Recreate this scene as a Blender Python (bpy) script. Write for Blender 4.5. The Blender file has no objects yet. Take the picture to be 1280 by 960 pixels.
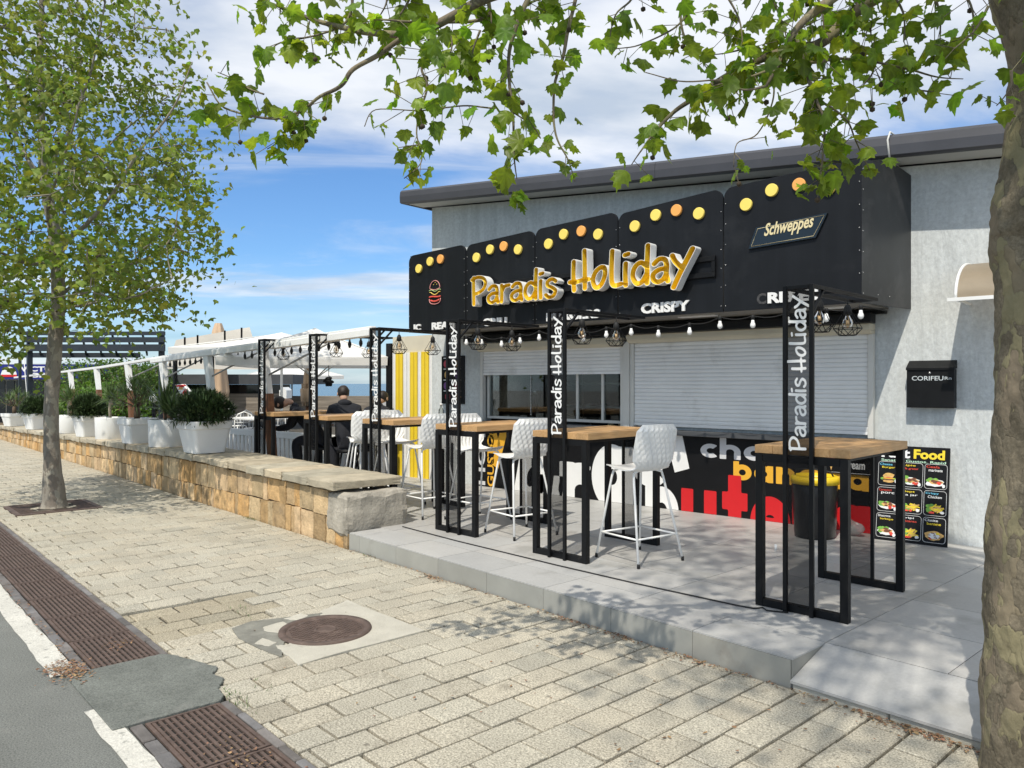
import bpy, bmesh, math, random
import numpy as np
from mathutils import Vector, Matrix, noise
R = math.radians
random.seed(7)
sc = bpy.context.scene
COL = sc.collection

# ------------------------------------------------------------------ camera
CAM = Vector((8.69, -8.0, 1.65)); YAW = R(41.3); FPX = 950.0
cd = bpy.data.cameras.new('camera'); cam = bpy.data.objects.new('camera', cd); COL.objects.link(cam)
cam.location = CAM; cam.rotation_euler = (R(90), 0, YAW)
cd.sensor_width = 36.0; cd.lens = FPX / 1280 * 36.0; cd.clip_start = 0.05; cd.clip_end = 9000
cd.shift_y = -0.0008
sc.camera = cam
# ------------------------------------------------------------------ sun, sky, exposure
EL, AZ = R(55), R(16.6)
SUN = Vector((math.sin(AZ) * math.cos(EL), -math.cos(AZ) * math.cos(EL), math.sin(EL)))
sl = bpy.data.lights.new('sun', 'SUN'); sl.energy = 3.5; sl.angle = R(0.53); sl.color = (1.0, 0.935, 0.82)
so = bpy.data.objects.new('sun', sl); COL.objects.link(so); so.rotation_euler = SUN.to_track_quat('Z', 'Y').to_euler()
so.location = (0, -10, 30)
sc.view_settings.view_transform = 'Standard'; sc.view_settings.look = 'None'
sc.view_settings.exposure = 0.24; sc.view_settings.gamma = 1.0
w = bpy.data.worlds.new('World'); sc.world = w; w.use_nodes = True
def build_world():
    nt = w.node_tree; nt.nodes.clear(); N = nt.nodes.new; L = nt.links.new
    out = N('ShaderNodeOutputWorld'); bg = N('ShaderNodeBackground'); bg.inputs['Strength'].default_value = 0.125
    sky = N('ShaderNodeTexSky'); sky.sky_type = 'NISHITA'; sky.sun_disc = False
    sky.sun_elevation = EL; sky.sun_rotation = math.pi - AZ; sky.air_density = 1.0; sky.dust_density = 0.6; sky.ozone_density = 2.2
    tint = N('ShaderNodeMix'); tint.data_type = 'RGBA'; tint.blend_type = 'MULTIPLY'; tint.inputs[0].default_value = 1.0
    tint.inputs[7].default_value = (0.62, 0.87, 1.12, 1)
    L(sky.outputs[0], tint.inputs[6])
    tc = N('ShaderNodeTexCoord'); sep = N('ShaderNodeSeparateXYZ'); L(tc.outputs['Generated'], sep.inputs[0])
    def M(op, a, b=None, c=None):
        m = N('ShaderNodeMath'); m.operation = op
        for i, v in enumerate((a, b, c)):
            if v is None: continue
            if isinstance(v, (int, float)): m.inputs[i].default_value = v
            else: L(v, m.inputs[i])
        return m.outputs[0]
    zc = M('MAXIMUM', sep.outputs[2], 0.0); zz = M('ADD', zc, 0.16)
    u = M('DIVIDE', sep.outputs[0], zz); v = M('DIVIDE', sep.outputs[1], zz)
    cmb = N('ShaderNodeCombineXYZ'); L(u, cmb.inputs[0]); L(v, cmb.inputs[1])
    rot = N('ShaderNodeMapping'); rot.inputs['Rotation'].default_value = (0, 0, R(-50)); L(cmb.outputs[0], rot.inputs[0])
    mp = N('ShaderNodeMapping'); mp.inputs['Scale'].default_value = (0.8, 1.35, 1); mp.inputs['Location'].default_value = (1.3, 0.45, 0)
    L(rot.outputs[0], mp.inputs[0])
    n1 = N('ShaderNodeTexNoise'); n1.inputs['Scale'].default_value = 0.75; n1.inputs['Detail'].default_value = 9; n1.inputs['Roughness'].default_value = 0.56; n1.inputs['Distortion'].default_value = 0.35
    L(mp.outputs[0], n1.inputs[0])
    n2 = N('ShaderNodeTexNoise'); n2.inputs['Scale'].default_value = 1.9; n2.inputs['Detail'].default_value = 6; n2.inputs['Roughness'].default_value = 0.52
    L(mp.outputs[0], n2.inputs[0])
    # cloud cover grows with altitude: a bank overhead, wisps in the middle, thin veil on the horizon
    cov = N('ShaderNodeMapRange'); cov.interpolation_type = 'SMOOTHSTEP'; cov.inputs[1].default_value = 0.19; cov.inputs[2].default_value = 0.40; cov.inputs[3].default_value = 0.0; cov.inputs[4].default_value = 0.235
    L(sep.outputs[2], cov.inputs[0])
    a = M('ADD', M('MULTIPLY', n1.outputs[0], 0.78), M('MULTIPLY', n2.outputs[0], 0.22))
    dens = M('ADD', a, cov.outputs[0])
    cr = N('ShaderNodeMapRange'); cr.interpolation_type = 'SMOOTHSTEP'; cr.inputs[1].default_value = 0.50; cr.inputs[2].default_value = 0.74
    L(dens, cr.inputs[0])
    hz = N('ShaderNodeMapRange'); hz.inputs[1].default_value = 0.0; hz.inputs[2].default_value = 0.16; hz.inputs[3].default_value = 0.45; hz.inputs[4].default_value = 0.0
    L(sep.outputs[2], hz.inputs[0])
    # low streaky wisps between the bank and the horizon
    mp2 = N('ShaderNodeMapping'); mp2.inputs['Scale'].default_value = (0.45, 1.25, 1); mp2.inputs['Location'].default_value = (5.2, 2.0, 0); L(rot.outputs[0], mp2.inputs[0])
    n3 = N('ShaderNodeTexNoise'); n3.inputs['Scale'].default_value = 0.9; n3.inputs['Detail'].default_value = 8; n3.inputs['Roughness'].default_value = 0.62; n3.inputs['Distortion'].default_value = 0.5; L(mp2.outputs[0], n3.inputs[0])
    wr = N('ShaderNodeMapRange'); wr.interpolation_type = 'SMOOTHSTEP'; wr.inputs[1].default_value = 0.43; wr.inputs[2].default_value = 0.66; wr.inputs[4].default_value = 0.8; L(n3.outputs[0], wr.inputs[0])
    fac = M('MAXIMUM', M('MAXIMUM', M('MULTIPLY', cr.outputs[0], 0.93), wr.outputs[0]), hz.outputs[0])
    ccol = N('ShaderNodeMix'); ccol.data_type = 'RGBA'; ccol.inputs[6].default_value = (3.9, 4.5, 5.3, 1); ccol.inputs[7].default_value = (6.6, 6.8, 7.1, 1)
    cm = N('ShaderNodeMapRange'); cm.inputs[1].default_value = 0.36; cm.inputs[2].default_value = 0.60; L(n2.outputs[0], cm.inputs[0]); L(cm.outputs[0], ccol.inputs[0])
    mx = N('ShaderNodeMix'); mx.data_type = 'RGBA'; L(fac, mx.inputs[0]); L(tint.outputs[2], mx.inputs[6]); L(ccol.outputs[2], mx.inputs[7])
    L(mx.outputs[2], bg.inputs['Color']); L(bg.outputs[0], out.inputs[0])
build_world()

# ------------------------------------------------------------------ frames
SA = R(6.5)                                   # the street runs 6.5 degrees off the facade
def sw(u, v): return (u * math.cos(SA) + v * math.sin(SA), -u * math.sin(SA) + v * math.cos(SA))
def at(px, py, d):                            # a point seen at a photo pixel, d metres deep
    a = (px - 640) / FPX * d; z = CAM.z - (py - 481) / FPX * d
    return Vector((CAM.x + a * math.cos(YAW) - d * math.sin(YAW), CAM.y + a * math.sin(YAW) + d * math.cos(YAW), z))
def project(p):
    dx, dy = p[0] - CAM.x, p[1] - CAM.y
    d = -math.sin(YAW) * dx + math.cos(YAW) * dy; a = math.cos(YAW) * dx + math.sin(YAW) * dy
    if d < 0.05: return None
    return 640 + FPX * a / d, 481 - FPX * (p[2] - CAM.z) / d, d

# ------------------------------------------------------------------ materials
MATS = {}
def mat(name, col, rough=0.6, var=0.12, scale=4.0, bump=0.0, bscale=60.0, metal=0.0, col2=None, tint=False, speck=0.0, sscale=180.0, spec=0.5, stain=None, stretch=(1, 1, 1), trans=0.0, tcol=None, coat=0.0, alpha=1.0, plates=None, spots=None, streak=None):
    if name in MATS: return MATS[name]
    m = bpy.data.materials.new(name); MATS[name] = m; m.use_nodes = True
    nt = m.node_tree; N = nt.nodes.new; L = nt.links.new
    bs = nt.nodes['Principled BSDF']; out = nt.nodes['Material Output']
    bs.inputs['Roughness'].default_value = rough; bs.inputs['Metallic'].default_value = metal
    bs.inputs['Specular IOR Level'].default_value = spec; bs.inputs['Coat Weight'].default_value = coat
    tc = N('ShaderNodeTexCoord'); mp = N('ShaderNodeMapping'); mp.inputs['Scale'].default_value = stretch; L(tc.outputs['Object'], mp.inputs[0])
    n = N('ShaderNodeTexNoise'); n.inputs['Scale'].default_value = scale; n.inputs['Detail'].default_value = 6; n.inputs['Roughness'].default_value = 0.6
    L(mp.outputs[0], n.inputs[0])
    mr = N('ShaderNodeMapRange'); mr.inputs[1].default_value = 0.3; mr.inputs[2].default_value = 0.7; L(n.outputs[0], mr.inputs[0])
    mx = N('ShaderNodeMix'); mx.data_type = 'RGBA'
    c2 = col2 if col2 else tuple(min(1, c * (1 + var)) for c in col)
    c1 = col if col2 else tuple(c * (1 - var) for c in col)
    mx.inputs[6].default_value = (*c1, 1); mx.inputs[7].default_value = (*c2, 1); L(mr.outputs[0], mx.inputs[0])
    cur = mx.outputs[2]; plate_h = None
    def mul(fac_out, colr, mode='MULTIPLY', f=1.0):
        nonlocal cur
        q = N('ShaderNodeMix'); q.data_type = 'RGBA'; q.blend_type = mode; q.inputs[0].default_value = f
        L(cur, q.inputs[6])
        if fac_out is not None: L(fac_out, q.inputs[7])
        else: q.inputs[7].default_value = (*colr, 1)
        cur = q.outputs[2]; return q
    if tint:
        at_ = N('ShaderNodeAttribute'); at_.attribute_name = 'tint'; mul(at_.outputs['Color'], None)
    if speck:
        vo = N('ShaderNodeTexNoise'); vo.inputs['Scale'].default_value = sscale; vo.inputs['Detail'].default_value = 3; vo.inputs['Roughness'].default_value = 0.8; L(tc.outputs['Object'], vo.inputs[0])
        r2 = N('ShaderNodeMapRange'); r2.inputs[1].default_value = 0.33; r2.inputs[2].default_value = 0.67; r2.inputs[3].default_value = 1 - speck; r2.inputs[4].default_value = 1 + speck * 0.75
        L(vo.outputs[0], r2.inputs[0]); mul(r2.outputs[0], None)
    if plates:                                         # flaking bark plates of a second and third tone
        wv = N('ShaderNodeTexNoise'); wv.inputs['Scale'].default_value = 9; wv.inputs['Detail'].default_value = 3; L(mp.outputs[0], wv.inputs[0])
        ad = N('ShaderNodeMix'); ad.data_type = 'RGBA'; ad.blend_type = 'LINEAR_LIGHT'; ad.inputs[0].default_value = 0.16; L(mp.outputs[0], ad.inputs[6]); L(wv.outputs['Color'], ad.inputs[7])
        vr = N('ShaderNodeTexVoronoi'); vr.inputs['Scale'].default_value = plates[0]; L(ad.outputs[2], vr.inputs[0])
        sp = N('ShaderNodeSeparateColor'); L(vr.outputs['Color'], sp.inputs[0])
        for ch, thr, cc in ((0, .66, plates[1]), (1, .70, plates[2])):
            st_ = N('ShaderNodeMapRange'); st_.inputs[1].default_value = thr; st_.inputs[2].default_value = thr + .02; st_.inputs[4].default_value = .75; L(sp.outputs[ch], st_.inputs[0])
            q = N('ShaderNodeMix'); q.data_type = 'RGBA'; L(st_.outputs[0], q.inputs[0]); L(cur, q.inputs[6]); q.inputs[7].default_value = (*cc, 1); cur = q.outputs[2]
        ve = N('ShaderNodeTexVoronoi'); ve.feature = 'DISTANCE_TO_EDGE'; ve.inputs['Scale'].default_value = plates[0]; L(ad.outputs[2], ve.inputs[0])
        er = N('ShaderNodeMapRange'); er.inputs[1].default_value = 0.0; er.inputs[2].default_value = 0.030; er.inputs[3].default_value = 0.84; er.inputs[4].default_value = 1.0; L(ve.outputs[0], er.inputs[0]); mul(er.outputs[0], None)
        plate_h = ve.outputs[0]
    if stain:
        sn = N('ShaderNodeTexNoise'); sn.inputs['Scale'].default_value = stain[1]; sn.inputs['Detail'].default_value = 5; sn.inputs['Roughness'].default_value = 0.65; L(tc.outputs['Object'], sn.inputs[0])
        r3 = N('ShaderNodeMapRange'); r3.inputs[1].default_value = stain[2]; r3.inputs[2].default_value = stain[2] + 0.12; r3.inputs[3].default_value = 0; r3.inputs[4].default_value = stain[3]
        L(sn.outputs[0], r3.inputs[0])
        q = N('ShaderNodeMix'); q.data_type = 'RGBA'; L(r3.outputs[0], q.inputs[0]); L(cur, q.inputs[6]); q.inputs[7].default_value = (*stain[0], 1); cur = q.outputs[2]
    if spots:                                          # old gum and drip marks
        vo2 = N('ShaderNodeTexVoronoi'); vo2.inputs['Scale'].default_value = spots[0]; L(tc.outputs['Object'], vo2.inputs[0])
        sc2 = N('ShaderNodeSeparateColor'); L(vo2.outputs['Color'], sc2.inputs[0])
        g1 = N('ShaderNodeMath'); g1.operation = 'GREATER_THAN'; g1.inputs[1].default_value = spots[2]; L(sc2.outputs[0], g1.inputs[0])
        rs = N('ShaderNodeMapRange'); rs.inputs[1].default_value = spots[1]; rs.inputs[2].default_value = spots[1] * .6; rs.inputs[4].default_value = spots[4]; L(vo2.outputs['Distance'], rs.inputs[0])
        m3 = N('ShaderNodeMath'); m3.operation = 'MULTIPLY'; L(g1.outputs[0], m3.inputs[0]); L(rs.outputs[0], m3.inputs[1])
        q = N('ShaderNodeMix'); q.data_type = 'RGBA'; L(m3.outputs[0], q.inputs[0]); L(cur, q.inputs[6]); q.inputs[7].default_value = (*spots[3], 1); cur = q.outputs[2]
    if streak:                                         # rain streaks run down the face
        ms_ = N('ShaderNodeMapping'); ms_.inputs['Scale'].default_value = (9, 9, 0.35); L(tc.outputs['Object'], ms_.inputs[0])
        ns_ = N('ShaderNodeTexNoise'); ns_.inputs['Scale'].default_value = 1.6; ns_.inputs['Detail'].default_value = 5; L(ms_.outputs[0], ns_.inputs[0])
        rk = N('ShaderNodeMapRange'); rk.inputs[1].default_value = 0.42; rk.inputs[2].default_value = 0.72; rk.inputs[3].default_value = 1.0; rk.inputs[4].default_value = streak; L(ns_.outputs[0], rk.inputs[0]); mul(rk.outputs[0], None)
    L(cur, bs.inputs['Base Color'])
    if bump:
        bn = N('ShaderNodeTexNoise'); bn.inputs['Scale'].default_value = bscale; bn.inputs['Detail'].default_value = 5; L(mp.outputs[0], bn.inputs[0])
        b = N('ShaderNodeBump'); b.inputs['Strength'].default_value = bump; b.inputs['Distance'].default_value = 0.01; L(bn.outputs[0], b.inputs['Height']); L(b.outputs[0], bs.inputs['Normal'])
        if plate_h is not None:
            b2 = N('ShaderNodeBump'); b2.inputs['Strength'].default_value = 0.28; b2.inputs['Distance'].default_value = 0.012; cl_ = N('ShaderNodeMath'); cl_.operation = 'MINIMUM'; cl_.inputs[1].default_value = 0.07; L(plate_h, cl_.inputs[0]); ml_ = N('ShaderNodeMath'); ml_.operation = 'MULTIPLY'; ml_.inputs[1].default_value = 12; L(cl_.outputs[0], ml_.inputs[0]); L(ml_.outputs[0], b2.inputs['Height']); L(b.outputs[0], b2.inputs['Normal']); L(b2.outputs[0], bs.inputs['Normal'])
    last = bs.outputs[0]
    if trans:
        tr = N('ShaderNodeBsdfTranslucent'); tq = N('ShaderNodeMix'); tq.data_type = 'RGBA'; tq.blend_type = 'MULTIPLY'; tq.inputs[0].default_value = 1
        L(cur, tq.inputs[6]); tq.inputs[7].default_value = (*(tcol or (1, 1, 1)), 1); L(tq.outputs[2], tr.inputs[0])
        ms = N('ShaderNodeMixShader'); ms.inputs[0].default_value = trans; L(bs.outputs[0], ms.inputs[1]); L(tr.outputs[0], ms.inputs[2]); L(ms.outputs[0], out.inputs[0]); last = ms.outputs[0]
    if alpha < 1.0:
        tp = N('ShaderNodeBsdfTransparent'); ms = N('ShaderNodeMixShader'); ms.inputs[0].default_value = alpha
        L(tp.outputs[0], ms.inputs[1]); L(last, ms.inputs[2]); L(ms.outputs[0], out.inputs[0])
    return m
def glass(name, col=(0.9, 0.95, 0.95), rough=0.02, alpha=0.25):
    m = bpy.data.materials.new(name); m.use_nodes = True; nt = m.node_tree; N = nt.nodes.new; L = nt.links.new
    out = nt.nodes['Material Output']; nt.nodes.remove(nt.nodes['Principled BSDF'])
    g = N('ShaderNodeBsdfGlossy'); g.inputs['Roughness'].default_value = rough; t = N('ShaderNodeBsdfTransparent'); t.inputs[0].default_value = (*col, 1)
    fr = N('ShaderNodeFresnel'); fr.inputs[0].default_value = 1.45
    ms = N('ShaderNodeMixShader'); L(fr.outputs[0], ms.inputs[0]); L(t.outputs[0], ms.inputs[1]); L(g.outputs[0], ms.inputs[2]); L(ms.outputs[0], out.inputs[0])
    MATS[name] = m; return m

M_black = mat('black_steel', (0.0065, 0.0068, 0.0075), 0.5, 0.25, 9, bump=0.05, bscale=120, spec=0.22, stain=((0.03, 0.028, 0.026), 7.0, 0.62, 0.5))
M_sign = mat('black_composite_panel', (0.0085, 0.0095, 0.0115), 0.46, 0.18, 2.2, spec=0.22, streak=1.25, stain=((0.022, 0.023, 0.025), 1.6, 0.60, 0.5))
M_dark = mat('dark_rubber', (0.01, 0.01, 0.01), 0.7)
M_white = mat('white_paint', (0.78, 0.78, 0.76), 0.45, 0.04)
M_wtext = mat('white_lettering', (0.80, 0.80, 0.79), 0.5, 0.03)
M_yel = mat('yellow_vinyl', (0.80, 0.42, 0.035), 0.5, 0.05)
M_red = mat('red_vinyl', (0.62, 0.012, 0.016), 0.45, 0.05)
M_mural = mat('black_printed_panel', (0.008, 0.008, 0.009), 0.45, 0.15, spec=0.2)
M_gold = mat('amber_letter_inside', (0.88, 0.65, 0.05), 0.5, 0.10, 12)
M_discy = mat('yellow_disc', (0.88, 0.68, 0.14), 0.5, 0.05)
M_disco = mat('orange_disc', (0.86, 0.40, 0.10), 0.5, 0.06)
M_stucco = mat('pale_blue_grey_stucco', (0.59, 0.615, 0.61), 0.95, 0.10, 5.0, bump=1.0, bscale=30, stretch=(1, 1, 0.30), speck=0.14, sscale=22, spec=0.2, streak=0.90, stain=((0.45, 0.465, 0.45), 1.3, 0.54, 0.5))
M_fascia = mat('dark_grey_fascia_metal', (0.052, 0.053, 0.062), 0.5, 0.12, 2.5, stain=((0.10, 0.095, 0.09), 2.5, 0.62, 0.4))
M_soffit = mat('pale_soffit_board', (0.50, 0.51, 0.49), 0.8, 0.08, 2)
M_cream = mat('cream_render', (0.62, 0.57, 0.45), 0.85, 0.06, 3)
M_shut = mat('white_shutter_slats', (0.80, 0.80, 0.79), 0.42, 0.05, 3, stain=((0.5, 0.49, 0.46), 1.6, 0.56, 0.5))
M_frame = mat('warm_white_frame', (0.62, 0.61, 0.57), 0.5, 0.05)
M_tile = mat('grey_porcelain_tile', (0.425, 0.42, 0.405), 0.5, 0.07, 2.2, tint=True, speck=0.07, sscale=60, spots=(2.6, .035, .55, (0.17, 0.165, 0.15), .8), stain=((0.27, 0.265, 0.245), 2.1, 0.54, 0.55), bump=0.03, bscale=30)
M_riser = mat('grey_riser_tile', (0.345, 0.34, 0.305), 0.55, 0.10, 3.0, tint=True, stain=((0.22, 0.20, 0.17), 2.4, 0.58, 0.55))
M_grout = mat('dark_grout', (0.11, 0.10, 0.09), 0.9, 0.3, 20)
M_paver = mat('exposed_aggregate_paver', (0.455, 0.420, 0.338), 0.95, 0.10, 2.0, tint=True, speck=0.60, sscale=105, spec=0.2, bump=0.5, bscale=170, spots=(5.5, .10, .72, (0.16, 0.145, 0.12), .75), stain=((0.20, 0.175, 0.135), 2.3, 0.60, 0.55))
M_joint = mat('sandy_joint', (0.060, 0.052, 0.038), 0.95, 0.35, 9, bump=0.4)
M_asph = mat('worn_asphalt', (0.180, 0.186, 0.172), 0.95, 0.16, 1.4, speck=0.50, sscale=120, bump=0.35, bscale=330, spec=0.2, stain=((0.24, 0.235, 0.215), 2.6, 0.60, 0.45))
M_patch = mat('newer_asphalt_patch', (0.170, 0.180, 0.163), 0.95, 0.22, 3.0, speck=0.42, sscale=120, bump=0.5, bscale=260, spec=0.2, stain=((0.25, 0.25, 0.23), 4.0, 0.60, 0.6))
M_paintl = mat('worn_road_paint', (0.56, 0.545, 0.49), 0.9, 0.10, 5, speck=0.25, sscale=110, bump=0.4, stain=((0.22, 0.22, 0.20), 22.0, 0.57, 0.85))
M_conc = mat('pale_concrete', (0.47, 0.445, 0.375), 0.92, 0.12, 3.5, speck=0.12, bump=0.4, bscale=70, stain=((0.27, 0.25, 0.20), 5.0, 0.60, 0.6))
M_iron = mat('rusty_brown_iron', (0.105, 0.072, 0.058), 0.75, 0.3, 14, bump=0.3, bscale=160, stain=((0.20, 0.15, 0.12), 12.0, 0.58, 0.6))
M_pit = mat('drain_pit', (0.012, 0.011, 0.010), 0.95)
M_sett = mat('grey_kerb_sett', (0.155, 0.145, 0.14), 0.9, 0.3, 8, tint=True, bump=0.5, bscale=90)
M_stone = mat('ochre_sandstone', (0.53, 0.42, 0.275), 0.94, 0.28, 6.5, tint=True, speck=0.16, sscale=70, bump=0.9, bscale=42, spec=0.2, stain=((0.20, 0.155, 0.10), 4.4, 0.56, 0.6))
M_coping = mat('weathered_coping_stone', (0.43, 0.375, 0.275), 0.93, 0.22, 5, tint=True, speck=0.12, bump=0.6, bscale=55, stain=((0.19, 0.165, 0.125), 3.0, 0.57, 0.55))
M_gstone = mat('rough_grey_stone', (0.36, 0.33, 0.275), 0.95, 0.3, 6, bump=0.9, bscale=34, stain=((0.10, 0.095, 0.085), 5.0, 0.63, 0.6))
M_pot = mat('white_plastic_pot', (0.84, 0.84, 0.82), 0.5, 0.05, 3, stain=((0.55, 0.53, 0.48), 3.0, 0.62, 0.35))
M_soil = mat('dark_soil', (0.04, 0.03, 0.02), 0.95, 0.4, 30, bump=0.6)
M_wood = mat('oiled_oak_boards', (0.44, 0.25, 0.105), 0.55, 0.0, 7, col2=(0.60, 0.38, 0.18), stretch=(9.0, 0.9, 9.0), tint=True, bump=0.12, bscale=30)
M_stool = mat('white_moulded_plastic', (0.85, 0.85, 0.83), 0.38, 0.03, 5)
M_stleg = mat('white_steel_tube', (0.90, 0.90, 0.88), 0.45, 0.03)
M_mesh = mat('black_perforated_mesh', (0.01, 0.01, 0.011), 0.7, 0.2, alpha=0.42, spec=0.1)
M_bulb = glass('clear_bulb_glass', (0.97, 0.92, 0.85))
M_fil = mat('brass_filament', (0.62, 0.47, 0.28), 0.4, 0.1)
M_opal = mat('opal_bulb', (0.86, 0.86, 0.84), 0.25, 0.03)
M_bark = mat('mottled_plane_bark', (0.165, 0.140, 0.100), 0.97, 0.35, 9.0, bump=1.0, bscale=34, stretch=(1, 1, 0.5), speck=0.30, sscale=70, spec=0.15, stain=((0.085, 0.07, 0.05), 10, 0.60, 0.5), plates=(9.5, (0.27, 0.24, 0.14), (0.215, 0.175, 0.125)))
M_bark2 = mat('grey_plane_bark', (0.25, 0.225, 0.185), 0.95, 0.3, 5.0, bump=0.9, bscale=32, stretch=(1, 1, 0.55), plates=(11, (0.36, 0.33, 0.26), (0.18, 0.15, 0.12)), stain=((0.36, 0.32, 0.25), 7.0, 0.60, 0.5))
M_twig = mat('brown_twig', (0.11, 0.075, 0.045), 0.85, 0.25, 12)
M_leaf = mat('plane_leaf', (0.150, 0.225, 0.034), 0.42, 0.30, 14, tint=True, trans=0.52, tcol=(2.1, 2.0, 0.75), spec=0.35)
M_leaf2 = mat('plane_leaf_distant', (0.190, 0.235, 0.058), 0.5, 0.2, 3, tint=True, trans=0.42, tcol=(1.5, 1.6, 0.7), spec=0.3)
M_ball = mat('seed_ball', (0.05, 0.035, 0.02), 0.9, 0.3, 60)
M_conif = mat('juniper_needles', (0.058, 0.098, 0.034), 0.7, 0.3, 8, tint=True, trans=0.15)
M_yucca = mat('yucca_leaf', (0.10, 0.155, 0.05), 0.5, 0.25, 5, tint=True, trans=0.2)
M_bush = mat('bright_bush_leaf', (0.105, 0.190, 0.035), 0.6, 0.25, 5, tint=True, trans=0.35, tcol=(1.3, 1.4, .7))
M_navy = mat('dark_navy_timber', (0.018, 0.026, 0.036), 0.6, 0.2, 6)
M_canvas = mat('white_canvas', (0.84, 0.83, 0.80), 0.85, 0.04, 2, trans=0.25)
M_canvp = mat('cream_canvas', (0.70, 0.66, 0.58), 0.85, 0.05, 2, trans=0.6)
M_canvb = mat('beige_canvas', (0.62, 0.44, 0.29), 0.9, 0.1, 6, bump=0.3, bscale=20, stretch=(4, 4, .4))
M_brown = mat('brown_timber_post', (0.17, 0.075, 0.035), 0.7, 0.25, 8, stretch=(6, 6, 1))
M_dgrey = mat('dark_grey_roofing', (0.06, 0.064, 0.07), 0.7, 0.2, 2)
M_plank = mat('weathered_planks', (0.11, 0.09, 0.07), 0.9, 0.25, 3.0, col2=(0.36, 0.31, 0.25), stretch=(.25, .25, 5), bump=0.2)
M_blue = mat('royal_blue_sign', (0.012, 0.02, 0.20), 0.45, 0.08)
M_dglass = mat('dark_window_glass', (0.012, 0.015, 0.018), 0.06, 0.1)
M_skin = mat('skin', (0.48, 0.29, 0.20), 0.6, 0.06)
M_cloth = mat('black_cloth', (0.012, 0.013, 0.018), 0.9, 0.3, 14)
M_hair = mat('dark_hair', (0.018, 0.012, 0.009), 0.6, 0.3, 30)
M_steel = mat('brushed_steel', (0.45, 0.45, 0.45), 0.3, 0.1, 8, metal=0.9)
M_bag = mat('black_bin_bag', (0.014, 0.014, 0.015), 0.28, 0.2, 6, bump=0.6, bscale=14)
M_binyel = mat('yellow_bin_lid', (0.85, 0.58, 0.02), 0.4, 0.05)
M_polyc = mat('tan_polycarbonate', (0.45, 0.37, 0.27), 0.35, 0.08, 5, trans=0.5)
M_green = mat('lettuce_print', (0.18, 0.40, 0.06), 0.5, 0.3, 30)
M_bun = mat('bun_print', (0.66, 0.40, 0.13), 0.5, 0.25, 30)
M_meat = mat('meat_print', (0.17, 0.06, 0.03), 0.5, 0.4, 50)
M_cyan = mat('cyan_print', (0.15, 0.52, 0.72), 0.5, 0.05)
M_pink = mat('pink_neon_outline', (0.72, 0.30, 0.28), 0.4, 0.08)
M_litter = mat('dry_leaf_litter', (0.22, 0.135, 0.07), 0.9, 0.4, 30, tint=True)
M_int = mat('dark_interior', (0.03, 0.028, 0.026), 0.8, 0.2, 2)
M_grey = mat('grey_paint', (0.30, 0.30, 0.29), 0.6, 0.1)
M_sea = mat('sea_water', (0.03, 0.09, 0.13), 0.25, 0.15, 0.05, bump=0.3, bscale=0.6)
M_prom = mat('promenade_concrete', (0.27, 0.26, 0.24), 0.9, 0.1, 0.7, speck=0.1, sscale=60)

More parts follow.
